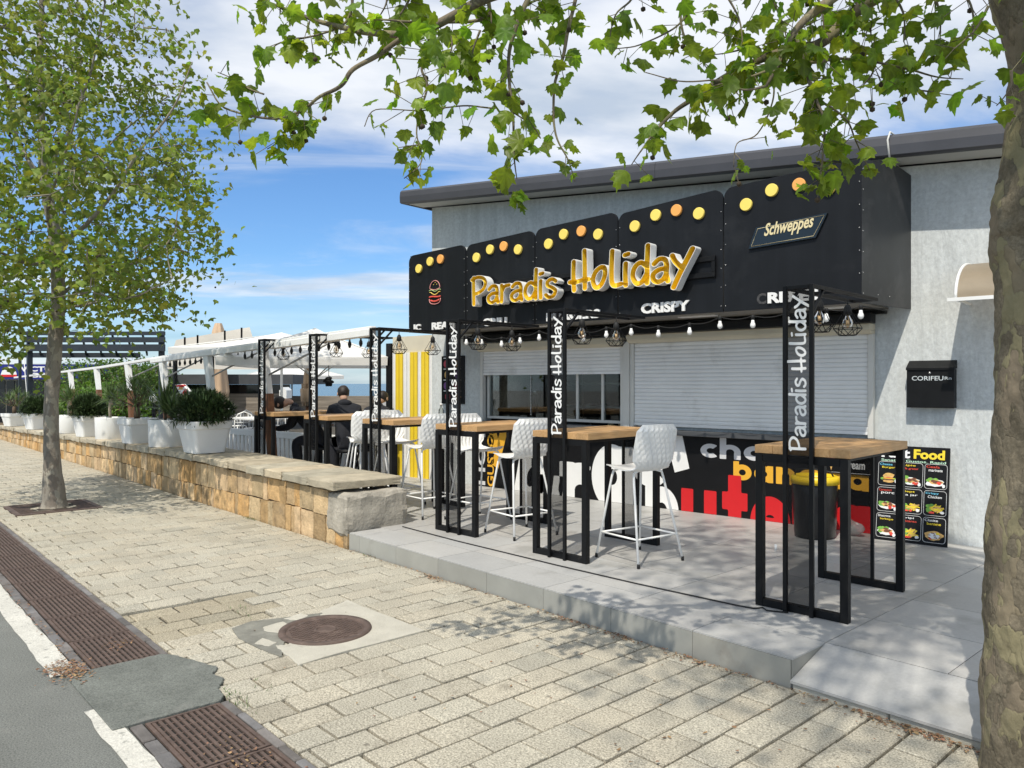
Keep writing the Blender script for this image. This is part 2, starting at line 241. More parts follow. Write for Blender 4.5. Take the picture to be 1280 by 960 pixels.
# ------------------------------------------------------------------ mesh helpers
class MB:
    def __init__(s): s.v = []; s.f = []; s.m = []; s.c = []; s.sm = []; s.cur = 0; s.col = (1, 1, 1); s.smooth = False
    def add(s, vs, fs):
        b = len(s.v); s.v += [tuple(p) for p in vs]
        for f in fs:
            s.f.append(tuple(b + i for i in f)); s.m.append(s.cur); s.c.append(s.col); s.sm.append(s.smooth)
        return s
    def box(s, x0, x1, y0, y1, z0, z1, rz=0.0, piv=None):
        P = [(x0, y0, z0), (x1, y0, z0), (x1, y1, z0), (x0, y1, z0), (x0, y0, z1), (x1, y0, z1), (x1, y1, z1), (x0, y1, z1)]
        if rz:
            cx, cy = piv or ((x0 + x1) / 2, (y0 + y1) / 2); c, n = math.cos(rz), math.sin(rz)
            P = [(cx + (x - cx) * c - (y - cy) * n, cy + (x - cx) * n + (y - cy) * c, z) for x, y, z in P]
        return s.add(P, [(0, 3, 2, 1), (4, 5, 6, 7), (0, 1, 5, 4), (1, 2, 6, 5), (2, 3, 7, 6), (3, 0, 4, 7)])
    def bar(s, a, b, wx, wy, up=(0, 0, 1)):
        a, b = Vector(a), Vector(b); d = (b - a).normalized(); up = Vector(up)
        if abs(d.dot(up)) > 0.98: up = Vector((0, 1, 0))
        x = d.cross(up).normalized() * wx / 2; y = x.cross(d).normalized() * wy / 2
        P = [a - x - y, a + x - y, a + x + y, a - x + y, b - x - y, b + x - y, b + x + y, b - x + y]
        return s.add(P, [(0, 3, 2, 1), (4, 5, 6, 7), (0, 1, 5, 4), (1, 2, 6, 5), (2, 3, 7, 6), (3, 0, 4, 7)])
    def tube(s, pts, r, n=8, cap=True, closed=False):
        pts = [Vector(p) for p in pts]; k = len(pts); rs = r if isinstance(r, (list, tuple)) else [r] * k
        o = s.smooth; s.smooth = True
        vs = []; up = None
        for i, p in enumerate(pts):
            if closed: d = (pts[(i + 1) % k] - pts[i - 1]).normalized()
            else: d = (pts[min(i + 1, k - 1)] - pts[max(i - 1, 0)]).normalized()
            if up is None:
                up = Vector((0, 0, 1)) if abs(d.z) < 0.9 else Vector((0, 1, 0))
            x = d.cross(up)
            if x.length < 1e-4: x = d.cross(Vector((1, 0, 0)))
            x.normalize(); y = x.cross(d).normalized(); up = y
            for j in range(n):
                t = 2 * math.pi * j / n; vs.append(p + (x * math.cos(t) + y * math.sin(t)) * rs[i])
        fs = []
        for i in range(k if closed else k - 1):
            for j in range(n):
                a = i * n + j; b = i * n + (j + 1) % n; c = ((i + 1) % k) * n + (j + 1) % n; e = ((i + 1) % k) * n + j
                fs.append((a, b, c, e))
        if cap and not closed: fs += [tuple(range(n - 1, -1, -1)), tuple(range((k - 1) * n, k * n))]
        s.add(vs, fs); s.smooth = o; return s
    def lathe(s, prof, c=(0, 0, 0), n=20, sq=0.0):
        o = s.smooth; s.smooth = True; vs = []; fs = []
        for r, z in prof:
            for j in range(n):
                t = 2 * math.pi * j / n; vs.append((c[0] + r * math.cos(t), c[1] + r * math.sin(t), c[2] + z))
        for i in range(len(prof) - 1):
            for j in range(n): fs.append((i * n + j, i * n + (j + 1) % n, (i + 1) * n + (j + 1) % n, (i + 1) * n + j))
        s.add(vs, fs); s.smooth = o; return s
    def poly(s, pts): return s.add(pts, [tuple(range(len(pts)))])
    def prism(s, pts, vec):
        n = len(pts); v = Vector(vec); P = [Vector(p) for p in pts]; Q = [p + v for p in P]
        return s.add(P + Q, [tuple(range(n - 1, -1, -1)), tuple(range(n, 2 * n))] + [(i, (i + 1) % n, n + (i + 1) % n, n + i) for i in range(n)])
    def ico(s, c, r, sub=1, sc3=(1, 1, 1)):
        bm = bmesh.new(); bmesh.ops.create_icosphere(bm, subdivisions=sub, radius=1.0)
        o = s.smooth; s.smooth = True
        s.add([(c[0] + p.co.x * r * sc3[0], c[1] + p.co.y * r * sc3[1], c[2] + p.co.z * r * sc3[2]) for p in bm.verts], [tuple(v.index for v in f.verts) for f in bm.faces]); bm.free()
        s.smooth = o; return s
    def disc(s, c, X, Y, r, N=None, depth=0.0, n=20):
        X, Y, c = Vector(X), Vector(Y), Vector(c)
        ring = [c + X * math.cos(2 * math.pi * i / n) * r + Y * math.sin(2 * math.pi * i / n) * r for i in range(n)]
        if depth: return s.prism(ring, Vector(N) * depth)
        return s.poly(ring)
    def build(s, name, mats, parent=None, loc=(0, 0, 0), rz=0.0, bevel=0.0, seg=1):
        me = bpy.data.meshes.new(name); me.from_pydata(s.v, [], s.f)
        if not isinstance(mats, (list, tuple)): mats = [mats]
        for m in mats: me.materials.append(m)
        me.polygons.foreach_set('material_index', s.m); me.polygons.foreach_set('use_smooth', s.sm)
        if any(c != (1, 1, 1) for c in s.c):
            ca = me.color_attributes.new('tint', 'FLOAT_COLOR', 'CORNER')
            cnt = np.array([len(f) for f in s.f]); arr = np.ones((cnt.sum(), 4), dtype=np.float32)
            arr[:, :3] = np.repeat(np.array(s.c, dtype=np.float32), cnt, axis=0)
            ca.data.foreach_set('color', arr.ravel())
        me.update(); me.validate()
        o = bpy.data.objects.new(name, me); COL.objects.link(o); o.location = loc; o.rotation_euler = (0, 0, rz)
        if parent: o.parent = parent
        if bevel:
            b = o.modifiers.new('edge', 'BEVEL'); b.width = bevel; b.segments = seg; b.limit_method = 'ANGLE'; b.angle_limit = R(40)
        return o
def tag(o, label, cat, group=None, kind=None):
    if label: o['label'] = label
    if cat: o['category'] = cat
    if group: o['group'] = group
    if kind: o['kind'] = kind
    return o
def thing(name, label, cat, loc=(0, 0, 0), rz=0.0, group=None):
    o = bpy.data.objects.new(name, None); COL.objects.link(o); o.location = loc; o.rotation_euler = (0, 0, rz); o.empty_display_size = 0.1
    return tag(o, label, cat, group)
def struct(o, label=None):
    o['kind'] = 'structure'
    if label: o['label'] = label
    return o
CHILD = {}
def dup(root, loc, rz, label, group=None):
    r = root.copy(); COL.objects.link(r); r.location = loc; r.rotation_euler = (0, 0, rz); r['label'] = label
    if group: r['group'] = group
    def rec(a, b):
        for ch in [o for o in COL.objects if o.parent == a]:
            c = ch.copy(); COL.objects.link(c); c.parent = b; rec(ch, c)
    rec(root, r); return r

# ------------------------------------------------------------------ lettering
def text_geo(s, extrude=0.0, offset=0.0, shear=0.0, spacing=1.0, res=3):
    cu = bpy.data.curves.new('t', 'FONT'); cu.body = s; cu.size = 1.0; cu.extrude = extrude; cu.offset = offset; cu.shear = shear; cu.space_character = spacing; cu.resolution_u = res
    o = bpy.data.objects.new('t', cu); me = o.to_mesh()
    V = [tuple(v.co) for v in me.vertices]; Fc = [tuple(p.vertices) for p in me.polygons]
    o.to_mesh_clear(); bpy.data.objects.remove(o); bpy.data.curves.remove(cu)
    return V, Fc
def fit(V, w, h, depth=None):
    xs = [v[0] for v in V]; ys = [v[1] for v in V]; zs = [v[2] for v in V]
    x0, y0, z0 = min(xs), min(ys), min(zs); sx = w / (max(xs) - x0); sy = h / (max(ys) - y0); sz = (depth / max(1e-6, max(zs) - z0)) if depth else 1.0
    return [((x - x0) * sx, (y - y0) * sy, (z - z0) * sz) for x, y, z in V]
def put(V, O, X, Y, N):
    O, X, Y, N = Vector(O), Vector(X), Vector(Y), Vector(N)
    return [O + X * a + Y * b + N * c for a, b, c in V]
def clipz(mb, zmin):                              # cut away everything under zmin (the floor line)
    bm = bmesh.new(); vs = [bm.verts.new(p) for p in mb.v]
    for f in mb.f:
        try: bm.faces.new([vs[i] for i in f])
        except ValueError: pass
    bmesh.ops.bisect_plane(bm, geom=bm.verts[:] + bm.edges[:] + bm.faces[:], plane_co=(0, 0, zmin), plane_no=(0, 0, -1), clear_outer=True)
    bm.verts.index_update(); out = MB(); out.add([tuple(v.co) for v in bm.verts], [tuple(v.index for v in f.verts) for f in bm.faces]); bm.free(); return out
FX, FZ, FN = (1, 0, 0), (0, 0, 1), (0, -1, 0)     # facade plane axes
def wtext(mb, s, x0, x1, z0, z1, y, depth=0.004, offset=0.02, shear=0.0, rise=0.0):
    V, Fc = text_geo(s, 0.1, offset, shear); V = fit(V, x1 - x0, z1 - z0, depth)
    V = [(a, b + rise * a / (x1 - x0), c) for a, b, c in V]
    mb.add(put(V, (x0, y, z0), FX, FZ, FN), Fc); return mb
# hand-drawn brush alphabet: letters as strokes, merged into one outline through a distance field
GL = {
 'P': (0.60, [[(.06, 0), (.05, .5), (.05, 1.0)], [(-.02, .93), (.2, 1.0), (.42, .95), (.53, .78), (.46, .56), (.28, .43), (.08, .38)]]),
 'a': (0.50, [[(.07, .50), (.2, .61), (.34, .58), (.39, .42), (.38, .2), (.42, 0)], [(.38, .34), (.2, .33), (.05, .22), (.06, .06), (.18, .0), (.31, .07), (.38, .2)]]),
 'r': (0.40, [[(.06, .6), (.07, .3), (.06, 0)], [(.07, .35), (.17, .54), (.34, .58)]]),
 'd': (0.53, [[(.40, .46), (.25, .58), (.09, .46), (.04, .22), (.14, .02), (.28, .04), (.39, .22)], [(.44, 1.02), (.42, .5), (.42, 0)]]),
 'i': (0.22, [[(.07, .6), (.06, .3), (.07, 0)], [(.05, .84), (.14, .86)]]),
 's': (0.46, [[(.37, .53), (.24, .62), (.09, .54), (.10, .40), (.25, .32), (.36, .2), (.28, .03), (.12, 0), (.03, .09)]]),
 ' ': (0.22, []),
 'H': (0.66, [[(.14, .84), (.13, .4), (.15, .0)], [(.02, .25), (.2, .24), (.45, .28), (.58, .28)], [(.46, 1.12), (.47, .5), (.47, .03)]]),
 'o': (0.50, [[(.28, .58), (.12, .46), (.05, .22), (.13, .02), (.28, .08), (.39, .34), (.38, .54), (.28, .58)]]),
 'l': (0.40, [[(.10, 1.0), (.08, .5), (.09, .12), (.17, .02), (.34, .05)]]),
 'y': (0.52, [[(.03, .66), (.10, .5), (.25, .32)], [(.52, .78), (.34, .42), (.20, .14), (.06, -.18)]]),
}
def smooth_line(p, k=5):
    if len(p) < 3: return p
    q = [p[0]] + p + [p[-1]]
    if p[0] == p[-1]: q = [p[-2]] + p + [p[1]]
    out = []
    for i in range(1, len(q) - 2):
        a, b, c, d = (np.array(x) for x in q[i - 1:i + 3])
        for t in np.linspace(0, 1, k, endpoint=False): out.append(tuple(0.5 * (2 * b + (c - a) * t + (2 * a - 5 * b + 4 * c - d) * t * t + (3 * b - a - 3 * c + d) * t ** 3)))
    out.append(p[-1]); return out
def brush_field(word, step=0.02):
    segs = []; x = 0
    for ch in word:
        adv, st = GL[ch]
        for s in st:
            q = smooth_line(s)
            segs += [((a[0] + x, a[1]), (b[0] + x, b[1])) for a, b in zip(q, q[1:])]
        x += adv
    gx = np.arange(-0.25, x + 0.25, step); gy = np.arange(-0.4, 1.35, step); X, Y = np.meshgrid(gx, gy); D = np.full(X.shape, 9.0)
    for (ax, ay), (bx, by) in segs:
        dx, dy = bx - ax, by - ay; l2 = dx * dx + dy * dy + 1e-12; t = np.clip(((X - ax) * dx + (Y - ay) * dy) / l2, 0, 1)
        D = np.minimum(D, np.hypot(X - ax - t * dx, Y - ay - t * dy))
    return gx, gy, D
def contours(gx, gy, D, lev):
    ny, nx = D.shape; nxt = {}; pos = {}
    def pt(a, b):
        k = (a, b) if a < b else (b, a)
        if k not in pos:
            d0, d1 = D[a], D[b]; t = (lev - d0) / (d1 - d0 + 1e-12)
            pos[k] = (gx[a[1]] + (gx[b[1]] - gx[a[1]]) * t, gy[a[0]] + (gy[b[0]] - gy[a[0]]) * t)
        return k
    ins = D < lev
    for j in range(ny - 1):
        row = ins[j, :-1].astype(int) + ins[j, 1:] * 2 + ins[j + 1, 1:] * 4 + ins[j + 1, :-1] * 8
        for i in np.nonzero((row > 0) & (row < 15))[0]:
            c = row[i]; A, B, C_, E = (j, i), (j, i + 1), (j + 1, i + 1), (j + 1, i)
            e0, e1, e2, e3 = (A, B), (B, C_), (E, C_), (A, E)
            T = {1: [(e0, e3)], 2: [(e1, e0)], 3: [(e1, e3)], 4: [(e2, e1)], 5: [(e0, e3), (e2, e1)], 6: [(e2, e0)], 7: [(e2, e3)], 8: [(e3, e2)], 9: [(e0, e2)], 10: [(e1, e0), (e3, e2)], 11: [(e1, e2)], 12: [(e3, e1)], 13: [(e0, e1)], 14: [(e3, e0)]}[int(c)]
            for a, b in T: nxt[pt(*a)] = pt(*b)
    loops = []
    while nxt:
        k = next(iter(nxt)); lp = []
        while k in nxt: lp.append(pos[k]); k = nxt.pop(k)
        if len(lp) > 5:
            lp = lp[::2]; loops.append(lp)
    return loops
def fill2d(loops, extrude):
    cu = bpy.data.curves.new('f', 'CURVE'); cu.dimensions = '2D'; cu.fill_mode = 'BOTH'; cu.extrude = extrude
    for lp in loops:
        s = cu.splines.new('POLY'); s.points.add(len(lp) - 1); s.use_cyclic_u = True
        for p, q in zip(s.points, lp): p.co = (q[0], q[1], 0, 1)
    o = bpy.data.objects.new('f', cu); me = o.to_mesh(); V = [tuple(v.co) for v in me.vertices]; Fc = [tuple(p.vertices) for p in me.polygons]
    o.to_mesh_clear(); bpy.data.objects.remove(o); bpy.data.curves.remove(cu); return V, Fc


# heavy geometric sans for the printed counter front: bars and arcs merged through a distance field
HV = {'a': (1.10, [('A', .50, .5, .33, 0, 360), ('L', .83, 0, .83, 1)]), 'b': (1.10, [('A', .5, .5, .33, 0, 360), ('L', .17, 0, .17, 1.16)]), 'c': (.92, [('A', .5, .5, .33, 48, 312)]),
 'e': (1.05, [('A', .5, .5, .33, 0, 318), ('L', .3, .5, .84, .5, .10)]), 'g': (1.10, [('A', .5, .5, .33, 0, 360), ('L', .83, -.1, .83, 1), ('A', .5, -.08, .33, 205, 360)]),
 'h': (1.10, [('L', .17, 0, .17, 1.42), ('A', .5, .5, .33, 0, 180), ('L', .83, 0, .83, .5)]), 'n': (1.10, [('L', .17, 0, .17, 1), ('A', .5, .5, .33, 0, 180), ('L', .83, 0, .83, .5)]),
 'o': (1.06, [('A', .5, .5, .33, 0, 360)]), 'r': (.80, [('L', .17, 0, .17, 1), ('A', .5, .45, .36, 62, 180)]), 't': (.82, [('L', .40, 0, .40, 1.35), ('L', .06, .84, .74, .84)]),
 'u': (1.10, [('A', .5, .5, .33, 180, 360), ('L', .17, .5, .17, 1), ('L', .83, 0, .83, 1)]), 'l': (.42, [('L', .17, 0, .17, 1.42)]), 'y': (.95, [('L', .14, 1.0, .48, .12), ('L', .86, 1.0, .32, -.42)])}
def heavy_geo(word, hw=.165, step=.022):
    W_ = sum(HV[c][0] for c in word); gx = np.arange(-.3, W_ + .3, step); gy = np.arange(-.75, 1.75, step); X, Y = np.meshgrid(gx, gy); D = np.full(X.shape, 9.0); x0 = 0
    for ch in word:
        adv, pr = HV[ch]
        for p in pr:
            if p[0] == 'L':
                ax, ay, bx, by = p[1] + x0, p[2], p[3] + x0, p[4]; h = p[5] if len(p) > 5 else hw; l = math.hypot(bx - ax, by - ay); ux, uy = (bx - ax) / l, (by - ay) / l
                al = (X - ax) * ux + (Y - ay) * uy; pe = np.abs((X - ax) * uy - (Y - ay) * ux); D = np.minimum(D, np.maximum(pe - h, np.abs(al - l / 2) - l / 2))
            else:
                cx, cy, r, a0, a1 = p[1] + x0, p[2], p[3], p[4], p[5]; rr = np.hypot(X - cx, Y - cy); an = np.degrees(np.arctan2(Y - cy, X - cx)) % 360
                an = np.where(an < a0 - 1e-6, an + 360, an) if a1 > 360 else an
                d = np.abs(rr - r) - hw
                if a1 - a0 < 359: ex = np.maximum(a0 - an, an - a1); ex = np.where(ex > 180, 360 - ex, ex); d = np.maximum(d, np.radians(ex) * rr)
                D = np.minimum(D, d)
        x0 += adv
    return fill2d([lp for lp in contours(gx, gy, D, 0.0)], 0)
def htext(mb, s, x0, x1, z0, z1, y, hw=.165, shear=0.0):
    V, Fc = heavy_geo(s, hw); V = fit(V, x1 - x0, z1 - z0); V = [(a + shear * b, b, 0) for a, b, c in V]
    mb.add(put(V, (x0, y, z0), FX, FZ, FN), Fc); return mb
# ================================================================== THE SETTING
def jit(c, a): return tuple(max(0.02, c[i] * (1 + random.uniform(-a, a))) if False else c[i] for i in range(3))
def tone(lo, hi, warm=0.03):
    k = random.uniform(lo, hi); q = random.uniform(-warm, warm); return (k * (1 + q), k, k * (1 - q))
# far ground, sea
mb = MB(); c = Vector((0, 0, -0.02))
mb.poly([(-140, -120, -.03), (120, -120, -.03), (120, 38, -.03), (-140, 38, -.03)])
g = mb.build('ground', M_prom); struct(g)
mb = MB(); mb.poly([(-5000, 30, -3.2), (5000, 30, -3.2), (5000, 6000, -3.2), (-5000, 6000, -3.2)]); struct(mb.build('sea', M_sea))
# asphalt road
V_G0, V_G1, V_KERB = -5.81, -5.45, -3.08
mb = MB(); mb.poly([(-60, -30, 0), (40, -30, 0), (40, -5.885, 0), (-60, -5.885, 0)])
struct(mb.build('road', M_asph, rz=-SA))
# bed of sand under the pavers
mb = MB(); mb.poly([(-60, -5.92, -.026), (40, -5.92, -.026), (40, 12, -.026), (-60, 12, -.026)])
struct(mb.build('sandy_ground', M_joint, rz=-SA))
# pavers, one sheet of blocks laid in half bond
MC = (4.99, -4.485)                                # manhole centre in the street frame
def in_patch(u, v): return 4.42 < u < 5.42 and -4.93 < v < -4.0
mb = MB()
PW, PL = 0.1955, 0.303
for k in range(-180, 58):
    u0 = 5.60 + k * PW
    for j in range(-12, 12):
        v0 = -4.13 + j * PL + (k % 2) * PL / 2 + random.uniform(-.003, .003); v1 = v0 + PL
        a, b = max(v0, -5.395), min(v1, -3.09 if u0 > -30 else -1)
        if b - a < 0.03: continue
        gap = 0.0055 + random.random() * 0.0042
        ua, ub = u0 + gap, u0 + PW - gap; a += gap; b -= gap
        if b - a < 0.02: continue
        uc, vc = (ua + ub) / 2, (a + b) / 2
        z = random.gauss(0, 0.0018); sink = 0.0
        if 3.55 < uc < 4.45 and vc < -4.55: sink = -0.011 + random.uniform(-.006, .004)   # sunken corner beside the drain
        tx, ty = random.gauss(0, .006), random.gauss(0, .005)
        if ua > 11 or ua < -24: tx = ty = 0
        d = lambda x, y: z + sink + (x - uc) * tx + (y - vc) * ty
        bz = 0.005
        top = [(ua + bz, a + bz), (ub - bz, a + bz), (ub - bz, b - bz), (ua + bz, b - bz)]
        rim = [(ua, a), (ub, a), (ub, b), (ua, b)]
        mb.col = tone(0.93, 1.07, 0.015) if random.random() > 0.05 else tone(0.80, 0.92, 0.02)
        if sink: mb.col = tuple(c * q for c, q in zip(mb.col, (.86, .83, .77)))
        P = [(x, y, d(x, y)) for x, y in top] + [(x, y, d(x, y) - 0.005) for x, y in rim] + [(x, y, -.045) for x, y in rim]
        mb.add(P, [(0, 1, 2, 3)] + [(4 + i, 4 + (i + 1) % 4, (i + 1) % 4, i) for i in range(4)] + [(8 + i, 8 + (i + 1) % 4, 4 + (i + 1) % 4, 4 + i) for i in range(4)])
struct(mb.build('pavement', M_paver, rz=-SA))
# asphalt patch spilling between the two drain runs
mb = MB(); ring = []
pts = [(4.69, -5.95), (4.705, -5.6), (4.70, -5.45), (4.76, -5.40), (4.90, -5.35), (5.04, -5.31), (5.14, -5.27), (5.22, -5.33), (5.34, -5.31), (5.45, -5.39), (5.56, -5.40), (5.615, -5.44), (5.61, -5.6), (5.605, -5.95)]
res = []
for p, q in zip(pts, pts[1:]):
    for t in np.linspace(0, 1, 6, endpoint=False): res.append((p[0] + (q[0] - p[0]) * t + random.uniform(-.006, .006), p[1] + (q[1] - p[1]) * t + random.uniform(-.006, .006)))
res.append(pts[-1]); mb.cur = 0
mb.prism([(x, y, -.03) for x, y in res], (0, 0, 0.0425)); struct(mb.build('patched_road', M_patch, rz=-SA, bevel=0.006))
# painted edge line in two runs
def paint(u0, u1, v0, v1):
    mb = MB(); n = int((u1 - u0) / 0.12); L_ = [(u0 + (u1 - u0) * i / n, v1 + random.uniform(-.008, .008)) for i in range(n + 1)]; B_ = [(u0 + (u1 - u0) * i / n, v0 + random.uniform(-.008, .008)) for i in range(n + 1)]
    for i in range(n): mb.poly([(*B_[i], .004), (*B_[i + 1], .004), (*L_[i + 1], .004), (*L_[i], .004)])
    struct(mb.build('road_marking', M_paintl, rz=-SA))
paint(-25, 4.66, -6.02, -5.892); paint(5.28, 20, -6.00, -5.892)
# drain pits and kerb setts either side
for (a, b) in ((-25, 4.70), (5.615, 18)):
    mb = MB(); mb.poly([(a, -5.885, -.0065), (b, -5.885, -.0065), (b, -5.40, -.0065), (a, -5.40, -.0065)]); struct(mb.build('drain_ground', M_pit, rz=-SA))
    mb = MB()
    for v0, v1 in ((-5.883, -5.815), (-5.445, -5.395)):
        u = a
        while u < b - .05:
            L_ = random.uniform(.16, .24); e = min(b, u + L_); mb.col = tone(.75, 1.25, .04); z = random.uniform(.001, .007)
            mb.box(u + .004, e - .004, v0 + random.uniform(0, .008), v1 - random.uniform(0, .008), -.02, z); u += L_
    struct(mb.build('gutter_kerb', M_sett, rz=-SA, bevel=.005))
# concrete square round the manhole, chipped at the drain side
mb = MB(); mb.prism([(x, y, -.02) for x, y in [(4.50, -4.93), (4.72, -4.98), (5.1, -4.95), (5.22, -4.92), (5.0, -4.80), (4.8, -4.4), (4.6, -4.3), (4.52, -4.55), (4.44, -4.78)]], (0, 0, .0265)); struct(mb.build('rubble_pavement', mat('damp_mortar', (.20, .195, .165), .8, .25, 8, bump=.5, bscale=60), rz=-SA))
ring = [(4.44, -4.02), (5.40, -4.0), (5.41, -4.90), (5.14, -4.885), (5.02, -4.86), (5.06, -4.79), (4.98, -4.76), (4.80, -4.66), (4.71, -4.50), (4.66, -4.36), (4.55, -4.30), (4.50, -4.15)]
def ragged(pts, n=5, a=.010):
    out = []
    for p, q in zip(pts, pts[1:] + pts[:1]):
        for t in np.linspace(0, 1, n, endpoint=False): out.append((p[0] + (q[0] - p[0]) * t + random.uniform(-a, a), p[1] + (q[1] - p[1]) * t + random.uniform(-a, a)))
    return out
mb = MB(); mb.prism([(x, y, -.02) for x, y in ragged(ring)], (0, 0, 0.0295))
for isl in ([(4.60, -4.62), (4.72, -4.60), (4.82, -4.74), (4.70, -4.80), (4.62, -4.76)], [(4.83, -4.87), (4.97, -4.83), (5.0, -4.90), (4.9, -4.945)], [(4.50, -4.44), (4.60, -4.42), (4.64, -4.53), (4.55, -4.58)]): mb.prism([(x, y, -.02) for x, y in ragged(isl, 4, .008)], (0, 0, .0290))
struct(mb.build('concrete_pavement', M_conc, rz=-SA, bevel=.003))

# raised terrace: slab, tile sheets, tiled riser, ramp
def fac_v(u):                                      # v of the facade plane (y=0) at this u
    return u * math.tan(SA)
mb = MB(); mb.prism([(2.84, -3.068, -.02), (7.51, -3.068, -.02), (7.51, -2.69, -.02), (14.5, -2.69, -.02), (14.5, 6, -.02), (-9, 6, -.02), (-9, -2.36, -.02), (2.84, -2.36, -.02)], (0, 0, .172)); struct(mb.build('terrace_slab', M_grout, rz=-SA))
mb = MB()
TU, TV = 0.64, 0.64
u_edges = [7.51 - .635 + TU * i for i in range(-26, 13)]
v_edges = [-3.078] + [-2.69 + TV * j for j in range(0, 10)]
for i in range(len(u_edges) - 1):
    for j in range(len(v_edges) - 1):
        a, b, c, d = u_edges[i], u_edges[i + 1], v_edges[j], v_edges[j + 1]
        if j == 0:
            if a >= 7.50: continue
            if b <= 2.84: continue
            a = max(a, 2.84)
        elif b < 2.86 and d < -2.3: continue
        elif b < -.3 and c > -1.25 + .16 * (a + 5): continue
        mb.col = tone(.93, 1.07, .012); g_ = .0026; z = random.gauss(0.160, .0004)
        mb.box(a + g_, b - g_, c + g_, d - g_, .150, z)
struct(mb.build('terrace_floor', M_tile, rz=-SA))
mb = MB(); a = 2.84
us = [2.84] + [u for u in u_edges if 2.86 < u < 7.5] + [7.505]
for a, b in zip(us, us[1:]):
    mb.col = tone(.90, 1.08, .02); mb.box(a + .0015, b - .0015, -3.080, -3.070, -.02, .1485)
mb.col = (.8, .8, .8); mb.prism([(7.507, -3.078, 0), (7.507, -2.70, 0), (7.507, -2.70, .149), (7.507, -3.078, .149)], (.006, 0, 0))
struct(mb.build('terrace_kerb', M_riser, rz=-SA))
mb = MB()
for i in range(10):
    a, b = 7.516 + 1.28 * i, 7.516 + 1.28 * (i + 1) - .004; mb.col = tone(.95, 1.05, .01)
    P = [(a, -3.11, .050), (b, -3.11, .050), (b, -2.695, .158), (a, -2.695, .158)]
    mb.prism(P, (0, 0, -.014))
struct(mb.build('ramp_path', M_tile, rz=-SA))
mb = MB(); u = 7.52
while u < 14:
    L_ = random.uniform(.42, .6); mb.box(u, u + L_ - .005, -3.095, -2.70, -.02, .033 + random.uniform(0, .004)); u += L_
struct(mb.build('ramp_kerb', M_conc, rz=-SA, bevel=.008))

# ================================================================== LOW STONE WALL
def rough_box(mb, x0, x1, y0, y1, z0, z1, amp=.008, n=4, freq=7.0, rnd=.010):
    bm = bmesh.new(); bmesh.ops.create_cube(bm, size=1.0)
    bmesh.ops.subdivide_edges(bm, edges=bm.edges[:], cuts=n, use_grid_fill=True)
    S = Vector((x1 - x0, y1 - y0, z1 - z0)); C_ = Vector(((x0 + x1) / 2, (y0 + y1) / 2, (z0 + z1) / 2)); off = Vector((random.uniform(0, 50),) * 3)
    for v in bm.verts:
        q = v.co.copy(); e = sum(1 for k in range(3) if abs(abs(q[k]) - .5) < 1e-4)
        p = Vector((C_.x + q.x * S.x, C_.y + q.y * S.y, C_.z + q.z * S.z))
        if e >= 2:
            for k in range(3):
                if abs(abs(q[k]) - .5) < 1e-4: p[k] -= math.copysign(rnd * random.uniform(.5, 1.3), q[k])
        nv = noise.noise_vector((p + off) * freq); p += Vector((nv.x, nv.y, nv.z)) * amp
        v.co = p
    bm.verts.index_update(); o = mb.smooth; mb.smooth = False
    mb.add([tuple(v.co) for v in bm.verts], [tuple(v.index for v in f.verts) for f in bm.faces]); bm.free(); mb.smooth = o
def wall_top(u): return 0.655 if u > -2 else 0.655 - (min(-u, 18) - 2) * 0.0162
wall = thing('stone_wall', 'low ochre sandstone garden wall with pale coping carrying the white planters', 'wall', (0, 0, 0), -SA)
mb = MB()
OCH = [(1.0, .95, .85), (1.15, .95, .7), (1.1, 1.0, .9), (.95, .8, .6), (1.2, 1.1, 1.0), (.85, .75, .62), (1.1, .85, .55), (1.25, 1.15, 1.0)]
mb.col = (.25, .22, .2); mb.box(-19, 2.70, -3.055, -2.36, -.05, .40)
for course in range(2):
    u = 2.80 if course == 0 else 2.42
    while u > -19:
        L_ = random.uniform(.15, .34) if random.random() > .25 else random.uniform(.09, .15)
        h = wall_top(u) - .118; zs = h * 0.46 + .03 * math.sin(u * .9) + random.uniform(-.008, .008)
        z0, z1 = (-.03, zs) if course == 0 else (zs + .006, h)
        k = random.uniform(.78, 1.12); mb.col = tuple(c * k for c in random.choice(OCH))
        far = u < -7
        rough_box(mb, u - L_ + .001, u - .001, -3.085 + random.uniform(-.006, .010), -2.95, z0, z1, amp=.008, n=1 if far else 4, freq=11, rnd=.004)
        u -= L_
wb = mb.build('masonry', M_stone, wall)
mb = MB(); u = 2.66
while u > -19:
    L_ = random.uniform(.42, .75); h = wall_top(u - L_ / 2); mb.col = tone(.84, 1.14, .04)
    rough_box(mb, u - L_ + .004, u - .003, -3.145 + random.uniform(-.014, .014), -2.33, h - .108 + random.uniform(0, .012), h, amp=.008, n=2 if u < -7 else 5, freq=6, rnd=.009); u -= L_
cp = mb.build('coping', M_coping, wall)
mb = MB()
rough_box(mb, 2.40, 2.815, -3.095, -2.35, .10, .53, amp=.022, n=9, freq=5, rnd=.018)
mb.build('end_block', M_gstone, wall)['label'] = 'rough grey stone block at the end of the wall'

# ================================================================== SNACK BAR BUILDING
def roofz(x): return 4.365 - 0.0925 * x            # underside of the fascia along the facade
bld = thing('snack_bar_building', 'pale grey stucco kiosk with dark mono-pitch fascia, roller shutters and lettered counter front', 'building')
ZT = 6.5
XR = 13.0
mb = MB()
